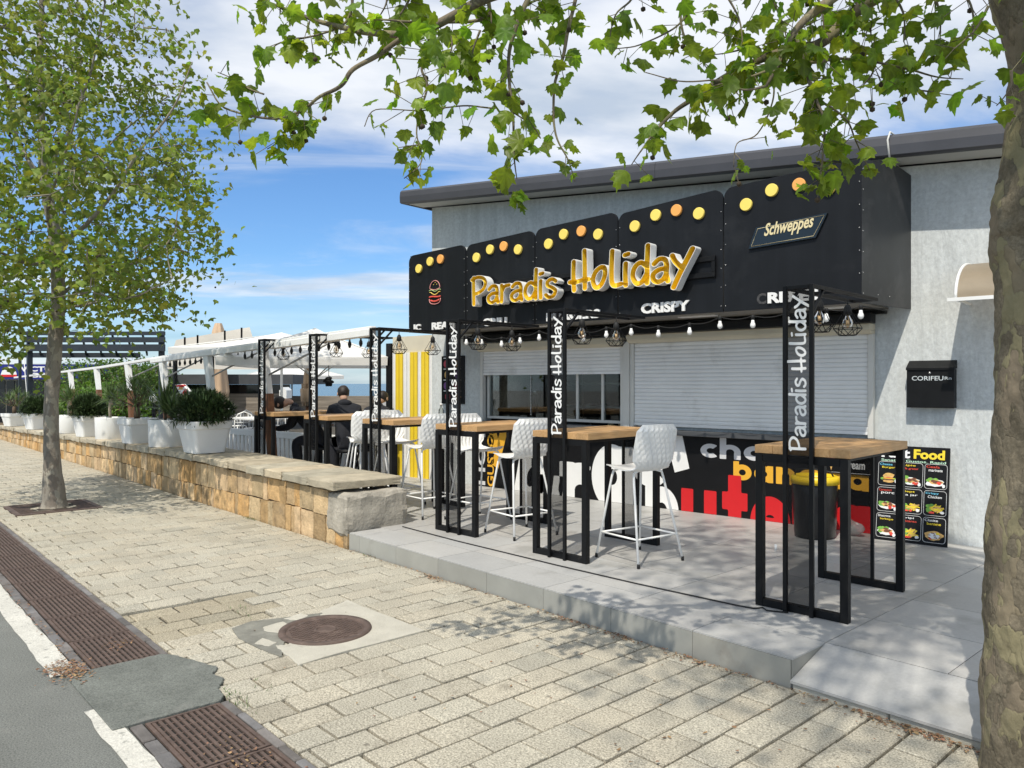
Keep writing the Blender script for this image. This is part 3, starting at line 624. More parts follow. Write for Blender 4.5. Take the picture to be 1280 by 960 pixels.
# front wall pieces leave the serving opening free (x 1.10-3.58, z 1.14-2.13); they butt edge to edge
def wallq(x0, x1, z0, z1=None):
    t0 = z1 if z1 is not None else roofz(x0) - .01; t1 = z1 if z1 is not None else roofz(x1) - .01
    mb.prism([(x0, 0, z0), (x1, 0, z0), (x1, 0, t1), (x0, 0, t0)], (0, .18, 0))
wallq(0.018, 1.10, -.02); wallq(1.10, 3.58, -.02, 1.10); wallq(1.10, 3.58, 2.14); wallq(3.58, XR, -.02)
mb.prism([(.018, .18, -.02), (.018, 7, -.02), (.018, 7, roofz(0) - .01), (.018, .18, roofz(0) - .01)], (.18, 0, 0))
mb.prism([(XR - .18, .18, -.02), (XR - .18, 7, -.02), (XR - .18, 7, roofz(XR) - .01), (XR - .18, .18, roofz(XR) - .01)], (.18, 0, 0))
mb.prism([(.2, 6.8, -.02), (XR - .2, 6.8, -.02), (XR - .2, 6.8, roofz(XR) - .01), (.2, 6.8, roofz(0) - .01)], (0, .18, 0))
wl = mb.build('wall', M_stucco, bld)
mb = MB()                                          # fascia with a rolled upper lip
XL = -.24
for x0, x1 in ((XL, 4.2), (4.203, 8.9), (8.903, XR + .4)):
    prof = [(-.40, 0), (-.425, .012), (-.43, .10), (-.42, .175), (-.39, .205), (-.33, .215), (-.33, 0)]
    mb.prism([(x0, y, roofz(x0) + z) for y, z in prof], (x1 - x0 - .001, 0, roofz(x1) - roofz(x0)))
mb.prism([(XL, -.329, roofz(XL)), (XL, 7.2, roofz(XL)), (XL, 7.2, roofz(XL) + .21), (XL, -.329, roofz(XL) + .21)], (.05, 0, -.005))
fa = mb.build('fascia', M_fascia, bld)
mb = MB(); mb.prism([(XL + .052, -.328, roofz(XL) + .03), (XR + .35, -.328, roofz(XR + .4) + .03), (XR + .35, 7.1, roofz(XR + .4) + .03), (XL + .052, 7.1, roofz(XL) + .03)], (0, 0, .15)); mb.build('roof', M_fascia, bld)
mb = MB(); mb.prism([(XL + .053, -.328, roofz(XL) + .004), (XR + .35, -.328, roofz(XR + .35) + .004), (XR + .35, -.003, roofz(XR + .35) + .004), (XL + .053, -.003, roofz(XL) + .004)], (0, 0, .022)); mb.build('soffit', M_soffit, bld)
# yellow and white striped side annex
mb = MB(); mb.box(-.955, .012, .03, 3.0, -.02, 2.40); mb.build('annex', M_cream, bld)
mb = MB(); n = 11; sw_ = .967 / n; pat = [0, 1, 1, 0, 0, 1, 1, 0, 1, 1, 0]
cols = []
for i in range(n):
    x0 = -.955 + i * sw_; y0 = .022 - (.012 if pat[i] else 0); mb.cur = pat[i]
    mb.prism([(x0 + .004, .0285, .16), (x0 + .004, y0, .16), (x0 + sw_ * .5, y0 - .012, .16), (x0 + sw_ - .004, y0, .16), (x0 + sw_ - .004, .0285, .16)], (0, 0, 1.98))
mb.build('striped_panel', [M_white, mat('yellow_cladding', (.80, .58, .03), .45, .06)], bld)['label'] = 'yellow and white vertical striped cladding'
mb = MB(); mb.box(-1.09, -.965, .0, .12, .15, 2.30); mb.build('corner_post', M_black, bld)
# serving opening: dark kitchen behind
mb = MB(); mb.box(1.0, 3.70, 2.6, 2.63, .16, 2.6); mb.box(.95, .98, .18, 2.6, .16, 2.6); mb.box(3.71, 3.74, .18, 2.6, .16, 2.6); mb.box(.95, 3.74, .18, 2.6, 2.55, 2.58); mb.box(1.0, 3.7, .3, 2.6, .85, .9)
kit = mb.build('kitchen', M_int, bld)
mb = MB(); mb.box(1.2, 2.5, 1.9, 2.3, 1.25, 1.29); mb.box(1.2, 3.4, 1.9, 2.3, 1.62, 1.66); mb.box(2.0, 2.6, 2.2, 2.5, .9, 1.24)
mb.build('shelf', M_steel, kit)
mb = MB(); mb.lathe([(0, .22), (.12, .21), (.27, .14), (.34, .04), (.36, 0), (0, 0)], (2.05, .85, .96), 28); mb.build('pan_lid', M_steel, kit)
mb = MB(); mb.tube([(1.55, .7, .9), (1.55, .7, 1.48), (1.55, .62, 1.52)], .018); mb.lathe([(.0, 0), (.06, 0), (.06, .05), (0, .06)], (1.55, .66, 1.50)); mb.build('tap', M_steel, kit)
mb = MB(); mb.box(2.78, 3.18, 2.0, 2.02, 1.62, 1.74); mb.build('lit_menu', mat('orange_menu', (.6, .28, .06), .5, .3, 20), kit)
mb = MB()
for i in range(26): mb.ico((random.uniform(2.9, 3.3), random.uniform(.45, .7), .93 + random.random() * .16), random.uniform(.04, .07), 1)
mb.build('food_heap', mat('paper_bags', (.42, .34, .2), .8, .3, 12), kit)
# frames, shutters
def shutter(name, x0, x1, z0, z1, ztop, label):
    mb = MB(); z = z0; p = .0455
    while z < z1 - .005:
        e = min(z + p, z1); y = -.055
        mb.prism([(x0, y + .008, z), (x0, y, z + .005), (x0, y - .0035, z + (e - z) * .55), (x0, y, e - .004), (x0, y + .008, e - .0005)], (x1 - x0, 0, 0)); z += p
    mb.box(x0, x1, -.062, -.034, z0 - .035, z0 - .001)
    s = mb.build(name, M_shut, bld); s['label'] = label
    mb = MB(); mb.box(x0 - .055, x1 + .055, -.17, -.003, z1 + .002, ztop); mb.prism([(x0 - .055, -.17, z1 + .001), (x0 - .055, -.10, z1 - .03), (x0 - .055, -.003, z1 - .03), (x0 - .055, -.003, z1 + .001)], (x1 - x0 + .11, 0, 0))
    mb.build('shutter_box', M_cream, s, bevel=.006)
    mb = MB()
    for a in (x0 - .055, x1 + .003): MB().box(a, a + .052, -.075, -.002, 1.105, z1 - .031).build('guide_rail', M_frame, s, bevel=.004)
    return s
shutter('roller_shutter', 3.70, 6.38, 1.175, 2.165, 2.235, 'lowered white roller shutter')
shutter('roller_shutter', 1.165, 3.50, 1.80, 2.13, 2.215, 'half-raised white roller shutter over the serving window')
mb = MB(); mb.box(3.555, 3.643, -.09, .02, 1.105, 2.16); mb.build('pillar', M_frame, bld, bevel=.004)
wf = MB()
wf.box(1.165, 3.50, .02, .06, 1.145, 1.18); wf.box(1.165, 1.205, .02, .06, 1.181, 1.80); wf.box(3.46, 3.50, .02, .06, 1.181, 1.80); wf.box(2.76, 2.795, .018, .058, 1.181, 1.80); wf.box(3.16, 3.195, .016, .056, 1.181, 1.80)
win = wf.build('serving_window', M_frame, bld)
mb = MB()
for a, b in ((1.206, 2.759), (2.796, 3.159), (3.196, 3.459)): mb.box(a, b, .036, .040, 1.182, 1.80)
mb.build('pane', glass('window_glass', (.85, .9, .9)), win)
mb = MB()
for i in range(30): mb.ico((1.98, .03, 1.22 + i * .0195), .007, 1)
mb.build('bead_strip', M_opal, win)
mb = MB(); mb.box(1.05, 6.46, -.16, -.004, 1.045, 1.10); mb.build('counter_ledge', M_dgrey, bld, bevel=.004)
mb = MB(); mb.box(.98, 6.47, -.285, -.115, 2.235, 2.325); mb.box(.98, 6.55, -.115, -.02, 2.325, 2.36); mb.build('awning_beam', M_black, bld, bevel=.004)
# lettered counter front
mb = MB(); mb.box(.98, 6.47, -.022, -.003, .161, 1.043); mu = mb.build('counter_front', M_mural, bld)
YM = -.0235
W = MB()
htext(W, 'b', 1.66, 2.20, -.10, .98, YM, .18, .22)
htext(W, 'u', 2.02, 2.52, -.12, .42, YM, .18, .15); htext(W, 'r', 2.50, 3.02, -.12, .62, YM, .19)
htext(W, 'g', 3.04, 3.66, -.38, .885, YM - .0004, .20)
htext(W, 'e', 3.64, 4.16, .40, .93, YM - .0008, .19)
W.poly([(4.10, YM, 1.035), (4.33, YM, 1.035), (4.42, YM, .66), (4.23, YM, .60)])
htext(W, 'n', 3.83, 4.28, -.14, .42, YM - .0012, .17)
clipz(W, .163).build('lettering', M_wtext, mu)
W3 = MB(); htext(W3, 'choco', 4.56, 5.84, .80, 1.035, YM, .15)
Vt, Ft = text_geo('HOT', .0, .02); Vt = fit(Vt, .84, .15); W3.add(put(Vt, (1.17, YM, .18), (0, 0, 1), (-1, 0, 0), FN), Ft)
W3.build('lettering', mat('pale_grey_lettering', (.62, .62, .63), .5, .04), mu)
Y = MB(); htext(Y, 'banana', 4.96, 6.38, .575, .785, YM, .15)
htext(Y, 'y', 1.24, 1.60, .44, 1.03, YM, .20)
Vt, Ft = text_geo('GUSTOS', .0, .02); Vt = fit(Vt, .85, .13); Y.add(put(Vt, (1.34, YM, .17), (0, 0, 1), (-1, 0, 0), FN), Ft)
clipz(Y, .163).build('lettering', M_yel, mu)
Rr = MB(); htext(Rr, 'utella', 4.315, 6.43, -.14, .665, YM - .0004, .175)
clipz(Rr, .163).build('lettering', M_red, mu)
# wall-mounted menu poster by the window
ps = thing('menu_poster', 'narrow framed dessert menu poster on the wall beside the striped cladding', 'poster', (.50, 0, 1.70))
mb = MB(); mb.box(-.24, .24, -.03, -.002, -.36, .36); mb.build('frame', M_black, ps, bevel=.004)
mb = MB()
for i in range(4):
    for s in (-1, 1): mb.cur = (i + (s > 0)) % 3; mb.disc((s * .11 + random.uniform(-.02, .02), -.0315, .24 - i * .165), FX, FZ, .06, FN, .002, 9)
    mb.cur = 3; mb.box(-.19, .18, -.0325, -.0305, .32 - i * .165, .335 - i * .165)
mb.build('print', [mat('print_red', (.45, .05, .08), .5, .4, 30), M_bun, mat('print_violet', (.22, .08, .3), .5, .4, 30), M_wtext], ps)
# ================================================================== SHOP SIGN
sign = thing('shop_sign', 'long black fascia sign with golden open channel lettering and rows of yellow discs', 'sign', (0, 0, 0))
YS = -.92
panels = [(.536, 1.655, 3.441, 3.470), (1.675, 2.832, 3.458, 3.500), (2.845, 4.022, 3.508, 3.545), (4.035, 5.268, 3.522, 3.590), (5.280, 6.58, 3.594, 3.640)]
for x0, x1, za, zb in panels:
    mb = MB(); r = .10; pts = [(x0, 2.362), (x1, 2.362)]
    last = x1 > 6.5
    if last: pts += [(x1, zb)]
    else: pts += [(x1 + r * (math.cos(t) - 1), zb + r * (math.sin(t) - 1)) for t in np.linspace(0, math.pi / 2, 7)]
    pts += [(x0 + r * (1 + math.cos(t)), za + r * (math.sin(t) - 1)) for t in np.linspace(math.pi / 2, math.pi, 7)]
    mb.prism([(x, YS, z) for x, z in pts], (0, .03, 0)); pn = mb.build('panel', M_sign, sign, bevel=.002)
    mb = MB()
    for z in np.linspace(2.42, min(za, zb) - .16, 6): mb.ico((x1 - .018, YS - .001, z), .006, 1); mb.ico((x0 + .018, YS - .001, z), .006, 1)
    mb.build('rivet', M_steel, pn)
mb = MB()
mb.prism([(6.58, YS + .005, 2.362), (6.756, -.004, 2.362), (6.756, -.004, 3.64), (6.70, -.28, 3.69), (6.58, YS + .005, 3.635)], (-.02, 0, 0))
rt = mb.build('return_panel', mat('dusty_black_panel', (.028, .030, .032), .45, .2, 3, stain=((.07, .07, .072), 2.5, .55, .5)), sign)
mb = MB()
for q in np.linspace(.04, .96, 7): mb.ico((6.583 + .02 * 0, YS + .03, 2.4 + q * 1.2), .006, 1)
for q in (.3, .55, .8): mb.ico((6.60 + .14 * q, YS + .9 * q, 2.45), .006, 1)
mb.build('rivet', M_steel, rt)
mb = MB(); mb.box(.536, .566, YS + .031, -.004, 2.362, 3.44); mb.build('return_panel', M_sign, sign)
mb = MB(); mb.box(.57, 6.555, YS + .032, -.004, 2.372, 2.39); mb.build('soffit', mat('grey_tan_soffit', (.20, .19, .17), .8, .1, 3), sign)  # underside board of the sign in an even grey-tan
for x in (2.4, 4.6, 5.9): MB().box(x, x + .42, -.62, -.52, 2.360, 2.3715).build('soffit_light', M_white, sign)
# steel rails carrying the channel letters
mb = MB()
for z in (2.74, 2.90): mb.box(1.98, 5.20, YS - .041, YS - .012, z - .025, z + .025)
for x in (2.0, 3.1, 3.4, 4.3, 5.16): mb.box(x, x + .035, YS - .011, YS - .001, 2.70, 2.94)
mb.box(5.162, 5.20, YS - .040, YS - .013, 2.766, 2.874)
mb.build('letter_rail', M_black, sign, bevel=.003)
gx, gy, D = brush_field('Paradis Holiday', .018)
def channel(lo, hi, X0, X1, zb, sc_z, name):
    # one word: columns lo..hi of the field
    sub = (gx >= lo) & (gx <= hi); gX = gx[sub]; Dd = D[:, sub]
    kx = (X1 - X0) / (hi - lo)
    f = lambda p: (X0 + (p[0] - lo) * kx, zb + p[1] * sc_z + (p[0] - lo) * kx * .0)
    out = contours(gX, gy, Dd, .078); inn = contours(gX, gy, Dd, .067)
    y0, y1 = YS - .043, YS - .158
    Wm = MB(); Gm = MB()
    for lp in out:
        q = [f(p) for p in lp]; n = len(q)
        Wm.add([(x, y0, z) for x, z in q] + [(x, y1, z) for x, z in q], [(i, (i + 1) % n, n + (i + 1) % n, n + i) for i in range(n)])
    for lp in inn:
        q = [f(p) for p in lp]; n = len(q)
        Gm.add([(x, y0 - .006, z) for x, z in q] + [(x, y1 + .001, z) for x, z in q], [(i, (i + 1) % n, n + (i + 1) % n, n + i) for i in range(n)])
    V, Fc = fill2d([[f(p) for p in lp] for lp in out + inn], 0); Wm.add([(a, y1, b) for a, b, c in V], Fc)
    V, Fc = fill2d([[f(p) for p in lp] for lp in inn], 0); Gm.add([(a, y0 - .006, b) for a, b, c in V], Fc)
    V, Fc = fill2d([[f(p) for p in lp] for lp in out], 0); Wm.add([(a, y0 + .001, b) for a, b, c in V], Fc)
    a = Wm.build(name, M_white, sign); Gm.build('letter_inside', M_gold, a); return a
wid = sum(GL[c][0] for c in 'Paradis')
channel(-.15, wid + .06, 1.875, 3.345, 2.650, .335, 'channel_lettering')
h0 = wid + .22
channel(h0 - .16, h0 + sum(GL[c][0] for c in 'Holiday') + .12, 3.40, 5.075, 2.700, .385, 'channel_lettering')
# discs
DY = [(.765, 3.237, 0), (.994, 3.313, 0), (1.2, 3.323, 1), (1.874, 3.271, 0), (2.114, 3.347, 0), (2.346, 3.36, 1), (2.584, 3.292, 0), (3.061, 3.303, 0), (3.287, 3.388, 0), (3.541, 3.392, 1), (3.774, 3.325, 0),
      (4.256, 3.35, 0), (4.514, 3.433, 0), (4.76, 3.447, 1), (5.015, 3.376, 0), (5.519, 3.388, 0), (5.774, 3.486, 0), (6.033, 3.494, 1), (6.301, 3.419, 0)]
for x, z, k in DY:
    mb = MB(); mb.disc((x, YS - .001, z), FX, FZ, .061, FN, .03, 28); mb.build('disc', M_disco if k else M_discy, sign, bevel=.004)
# small white words along the lower edge
def word(s, x0, x1, z0, z1, missing=None):
    mb = MB(); wtext(mb, s, x0, x1, z0, z1, YS - .001, .02, .045); mb.build('lettering', M_wtext, sign)
word('IC', .66, .80, 2.378, 2.47); word('REAM', 1.03, 1.47, 2.378, 2.475); word('GRILL', 1.99, 2.45, 2.378, 2.475)
word('BURGERS', 3.03, 3.80, 2.385, 2.485); word('CRISPY', 4.335, 4.91, 2.395, 2.505); word('REPES', 5.735, 6.21, 2.41, 2.515)
mb = MB(); wtext(mb, 'C', 5.62, 5.715, 2.41, 2.515, YS - .0008, .0016, .035); mb.build('lettering_ghost', mat('glue_residue', (.05, .05, .052), .7, .5, 60), sign)
# drink-brand plaque: slanted dark panel with cream script
mb = MB(); mb.prism([(5.543, YS - .001, 2.950), (6.187, YS - .001, 2.980), (6.294, YS - .001, 3.195), (5.62, YS - .001, 3.150)], (0, -.025, 0)); pl = mb.build('plaque', mat('plaque_blue_black', (.006, .014, .022), .3, .1), sign, bevel=.003)
mb = MB(); q = [(5.575, 2.972), (6.17, 2.999), (6.265, 3.176), (5.64, 3.135)]
mb.tube([(x, YS - .027, z) for x, z in q], .0025, 5, closed=True)
V, Fc = text_geo('Schweppes', .1, .020, .35); V = fit(V, .47, .155, .006)
mb.add(put(V, (5.705, YS - .0262, 3.018), Vector((1, 0, .06)), FZ, FN), Fc); mb.build('lettering', mat('cream_script', (.72, .62, .36), .5, .05), pl)
# neon burger outline
def npath(fn, n, mb, m, r=.0055, closed=False):
    mb.cur = m; mb.tube([(1.085 + a, YS - .012, 2.885 + b) for a, b in (fn(t) for t in np.linspace(0, 1, n))], r, 6)
mb = MB()
npath(lambda t: (-.10 * math.cos(math.pi * t), .055 + .105 * math.sin(math.pi * t)), 18, mb, 0)
npath(lambda t: (-.10 + .2 * t, .055 - .02 * math.sin(math.pi * t)), 10, mb, 0)
npath(lambda t: (-.115 + .23 * t, .025 + .012 * math.sin(9 * t)), 22, mb, 1)
npath(lambda t: (-.105 + .21 * t, .005 - .04 * (1 - abs(2 * t - 1)) * (1 if .2 < t < .8 else .3)), 14, mb, 2)
npath(lambda t: (-.11 + .22 * t, -.06 + .004 * math.sin(6 * t)), 12, mb, 3, .011)
npath(lambda t: (-.11 * math.cos(math.pi * t), -.085 - .075 * math.sin(math.pi * t) ** .6), 18, mb, 0)
npath(lambda t: (-.085 + .17 * t, -.105 - .018 * math.sin(math.pi * t)), 10, mb, 3, .012)
for a, b in ((-.03, .10), (.0, .125), (.03, .10)): npath(lambda t: (a + .012 * t, b + .012 * t), 2, mb, 2, .004)
mb.build('burger_outline', [M_pink, mat('neon_green', (.45, .62, .25), .4), M_discy, mat('neon_red', (.75, .10, .07), .4)], sign)

# ================================================================== WALL FITTINGS ON THE RIGHT
lb = thing('letterbox', 'black metal letterbox with white hand lettering on the stucco wall', 'letterbox', (6.94, 0, 1.42))
mb = MB(); mb.box(-.195, .20, -.115, -.002, 0, .36); mb.build('body', M_black, lb, bevel=.003)
mb = MB(); mb.prism([(-.20, -.128, .352), (-.20, -.128, .375), (-.20, -.002, .445), (-.20, -.002, .37)], (.405, 0, 0)); mb.build('lid', M_black, lb, bevel=.002)
mb = MB(); wtext(mb, 'CORIFEU', -.15, .115, .255, .297, -.116, .002, .012); wtext(mb, 'Rn', .125, .18, .262, .29, -.116, .002, .004); mb.build('lettering', mat('chalk_white', (.55, .6, .62), .8, .2, 40), lb)
mb = MB(); mb.lathe([(0, .006), (.011, .005), (.012, 0)], (0, 0, 0), 12)
mb.v = [(a + .0, -.117 - c, b + .325) for a, b, c in mb.v]; mb.build('lock', M_steel, lb)
# small arched door canopy
ca = thing('door_canopy', 'small arched tan door canopy with white edge on the stucco wall', 'canopy', (7.25, 0, 2.37))
mb = MB(); n = 14; dep = .62
arc = [(-dep * math.sin(t) if False else -dep * (1 - math.cos(t)) if False else -dep * math.cos(t), .36 * math.sin(t)) for t in np.linspace(0, math.pi / 2, n)]
mb.smooth = True
vs = [(0, y, z) for y, z in arc] + [(1.5, y, z) for y, z in arc]
mb.add(vs, [(i, i + 1, n + i + 1, n + i) for i in range(n - 1)]); o = mb.build('canopy_sheet', M_polyc, ca)
mb = MB(); mb.tube([(0, y, z) for y, z in arc], .014, 6); mb.tube([(1.5, y, z) for y, z in arc], .014, 6); mb.bar((-.06, -dep, -.004), (1.56, -dep, -.004), .03, .03); mb.bar((0, -.004, .0), (0, -dep, 0), .02, .02); mb.build('canopy_frame', M_white, ca)
mb = MB(); z0 = roofz(6.7)
mb.tube([(6.66, -.02, z0 - .22), (6.66, -.03, z0 - .02), (6.665, -.36, z0 - .015), (6.675, -.440, z0 + .02), (6.665, -.444, z0 + .15), (6.68, -.42, z0 + .225), (6.69, -.2, z0 + .222)], .009, 6)
tag(mb.build('hanging_cable', M_frame), 'white cable looped over the dark roof fascia', 'cable')
# leaning fast-food menu board
bx = thing('menu_board', 'black fast food picture menu board leaning against the wall beside the counter', 'menu board', (6.80, -.235, .161), R(1.5))
BW, BH = .62, .90; tilt = R(9)
bo = MB(); bo.box(-BW / 2, BW / 2, -.012, .012, 0, BH)
def tl(o): o.rotation_euler = (-tilt, 0, 0); return o
board = tl(bo.build('board', M_mural, bx, bevel=.002))
T = MB(); wtext(T, 'Fast', -.27, -.02, .785, .875, -.0125, .002, .04); T.build('lettering', M_wtext, board)
T = MB(); wtext(T, 'Food', .01, .27, .785, .875, -.0125, .002, .04); T.build('lettering', mat('yellow_print', (.82, .62, .03), .5, .04), board)
T = MB(); wtext(T, 'Sanatos. Gustos. Rapid', -.27, .28, .742, .772, -.0125, .002, .012); T.build('lettering', mat('mint_print', (.50, .74, .55), .5, .04), board)
lines = [['Cheese', 'Burger'], ['Lipie', 'la gratar'], ['Ceafa', 'marinata'], ['Carnaciori', 'porc'], ['Piept', 'la jar'], ['Crispy', 'Chicken'], ['Shaorma', 'barbeque'], ['Aripi', 'picante'], ['Clatite', 'banane']]
PR = MB()
for i in range(9):
    cx = -.20 + (i % 3) * .20; cz = .63 - (i // 3) * .245
    PR.cur = 0; hw, hh, r = .092, .113, .025; ring = []
    for sx, sy, t0 in ((1, 1, 0), (-1, 1, 1), (-1, -1, 2), (1, -1, 3)):
        for t in np.linspace(0, math.pi / 2, 5): ring.append((cx + sx * (hw - r) + r * math.cos(t0 * math.pi / 2 + t), -.0128, cz + sy * (hh - r) + r * math.sin(t0 * math.pi / 2 + t)))
    PR.tube(ring, .0018, 4, closed=True)
    PR.cur = [5, 6, 4, 4, 6, 5, 0, 0, 0][i]; wtext(PR, lines[i][0], cx - .08, cx + .03, cz + .078, cz + .10, -.0125, .0015, .01)
    PR.cur = [6, 4, 0, 0, 0, 0, 6, 4, 6][i]; wtext(PR, lines[i][1], cx - .06, cx + .055, cz + .046, cz + .07, -.0125, .0015, .01)
    kk = [0]
    def blob(m_, x, z, rx, rz_, n=9):
        kk[0] += 1; PR.cur = m_; PR.poly([(cx + x + rx * random.uniform(.8, 1.15) * math.cos(t), -.0128 - kk[0] * .00006, cz + z + rz_ * random.uniform(.8, 1.15) * math.sin(t)) for t in np.linspace(0, 6.283, n, endpoint=False)])
    kind = [0, 1, 1, 1, 2, 2, 1, 2, 3][i]
    if kind == 0:
        for q in range(5): blob(1, -.05 + .025 * q, -.05, .02, .013)
        blob(2, 0, -.072, .052, .014, 12); blob(3, 0, -.055, .054, .010, 10); blob(6, 0, -.046, .055, .005); blob(4, 0, -.040, .045, .006); blob(2, 0, -.018, .052, .024, 14); blob(0, .066, -.07, .015, .02)
        for q in range(9): blob(6, random.uniform(-.035, .035), random.uniform(-.02, 0), .003, .002, 5)
    elif kind == 1:
        blob(0, -.005, -.058, .078, .036, 16)
        for q in range(7): blob(1, random.uniform(-.065, .0), random.uniform(-.06, -.02), .024, .016)
        blob(2, 0, -.05, .058, .020, 12)
        for q in range(9): blob(3, random.uniform(-.03, .04), random.uniform(-.06, -.03), .016, .009, 7)
        for q in range(3): blob(4, random.uniform(.02, .06), random.uniform(-.08, -.055), .016, .012)
        blob(0, .066, -.085, .014, .017)
    elif kind == 2:
        for q in range(6): blob(1, random.uniform(-.07, -.02), random.uniform(-.08, -.02), .022, .018)
        for q in range(20):
            a_ = random.uniform(-.5, .9); x_, z_ = random.uniform(-.02, .05), random.uniform(-.075, -.02); kk[0] += 1; PR.cur = 6 if q % 3 else 2
            PR.poly([(cx + x_ + dx * math.cos(a_) - dz * math.sin(a_), -.0128 - kk[0] * .00006, cz + z_ + dx * math.sin(a_) + dz * math.cos(a_)) for dx, dz in ((-.03, -.004), (.03, -.004), (.03, .004), (-.03, .004))])
        for q in range(3): blob(4, random.uniform(-.05, .0), -.085, .014, .010)
        blob(0, .06, -.08, .017, .015)
    else:
        blob(2, 0, -.05, .075, .045, 16); blob(0, 0, -.05, .05, .028, 12)
        for q in range(14): blob(3, random.uniform(-.05, .05), random.uniform(-.08, -.02), random.uniform(.006, .016), .005, 8)
        blob(6, .03, -.03, .018, .010); blob(4, -.03, -.08, .012, .007)
PR.build('print', [M_wtext, M_green, M_bun, M_meat, mat('tomato_print', (.70, .07, .04), .5, .3, 40), M_cyan, mat('yellow_print2', (.82, .62, .03), .5)], board)
# small ice-cream sign on the counter front
ic = thing('ice_cream_sign', 'small black ice cream sign with thin white border on the counter front', 'sign', (6.18, -.03, .735))
mb = MB(); mb.box(-.24, .24, -.012, 0, 0, .27); b_ = mb.build('board', M_black, ic)
mb = MB(); ring = [(-.225, -.0125, .012), (.225, -.0125, .012), (.225, -.0125, .255), (-.225, -.0125, .255)]
mb.tube(ring, .003, 4, closed=True); wtext(mb, 'ice', -.02, .09, .145, .205, -.0125, .002, .02); wtext(mb, 'cream', -.02, .17, .055, .115, -.0125, .002, .02)
mb.build('lettering', M_wtext, b_)
mb = MB(); mb.prism([(-.19, -.0125, .15), (-.12, -.0125, .15), (-.155, -.0125, .03)], (0, -.002, 0)); mb.cur = 1; mb.disc((-.155, -.0125, .18), FX, FZ, .045, FN, .002); mb.build('cone_picture', [M_bun, M_pink], b_)
# bin with a yellow rim and black bag
bn = thing('litter_bin', 'black bagged litter bin with yellow rim in front of the counter', 'bin', (6.03, -.52, .161))
mb = MB(); pr = []
for i, (r, z) in enumerate([(.17, 0), (.19, .02), (.195, .2), (.205, .38), (.212, .5), (.205, .52)]): pr.append((r, z))
mb.lathe(pr, n=24); mb.v = [(x + .012 * noise.noise(Vector((x * 9, y * 9, z * 9))), y + .012 * noise.noise(Vector((x * 9 + 5, y * 9, z * 9))), z) for x, y, z in mb.v]
mb.poly([(.15 * math.cos(t), .15 * math.sin(t), .001) for t in np.linspace(0, 6.28, 20, endpoint=False)])
mb.build('bag', M_bag, bn)
mb = MB(); mb.lathe([(.19, .52), (.222, .52), (.222, .585), (.19, .60), (.19, .52)], n=28); mb.build('rim', M_binyel, bn)
mb = MB(); mb.tube([(.19, -.02, .585), (.16, -.03, .64), (-.02, -.03, .66), (-.17, -.02, .64), (-.19, -.02, .585)], .008); mb.build('handle', M_dark, bn)
for k, (x, y, lab) in enumerate([(6.28, -.22, 'crumpled clear plastic bag on the tiles under the ice cream sign')]):
    mb = MB(); mb.ico((0, 0, .07), .11, 3, (1, .6, .62)); mb.v = [tuple(Vector(p) + noise.noise_vector(Vector(p) * 16) * .03) for p in mb.v]
    mb.v = [(a, b, max(c, .0)) for a, b, c in mb.v]
    tag(mb.build('plastic_bag', mat('clear_plastic', (.5, .48, .47), .25, .3, 9, alpha=.55), loc=(x, y, .161)), lab, 'bag')

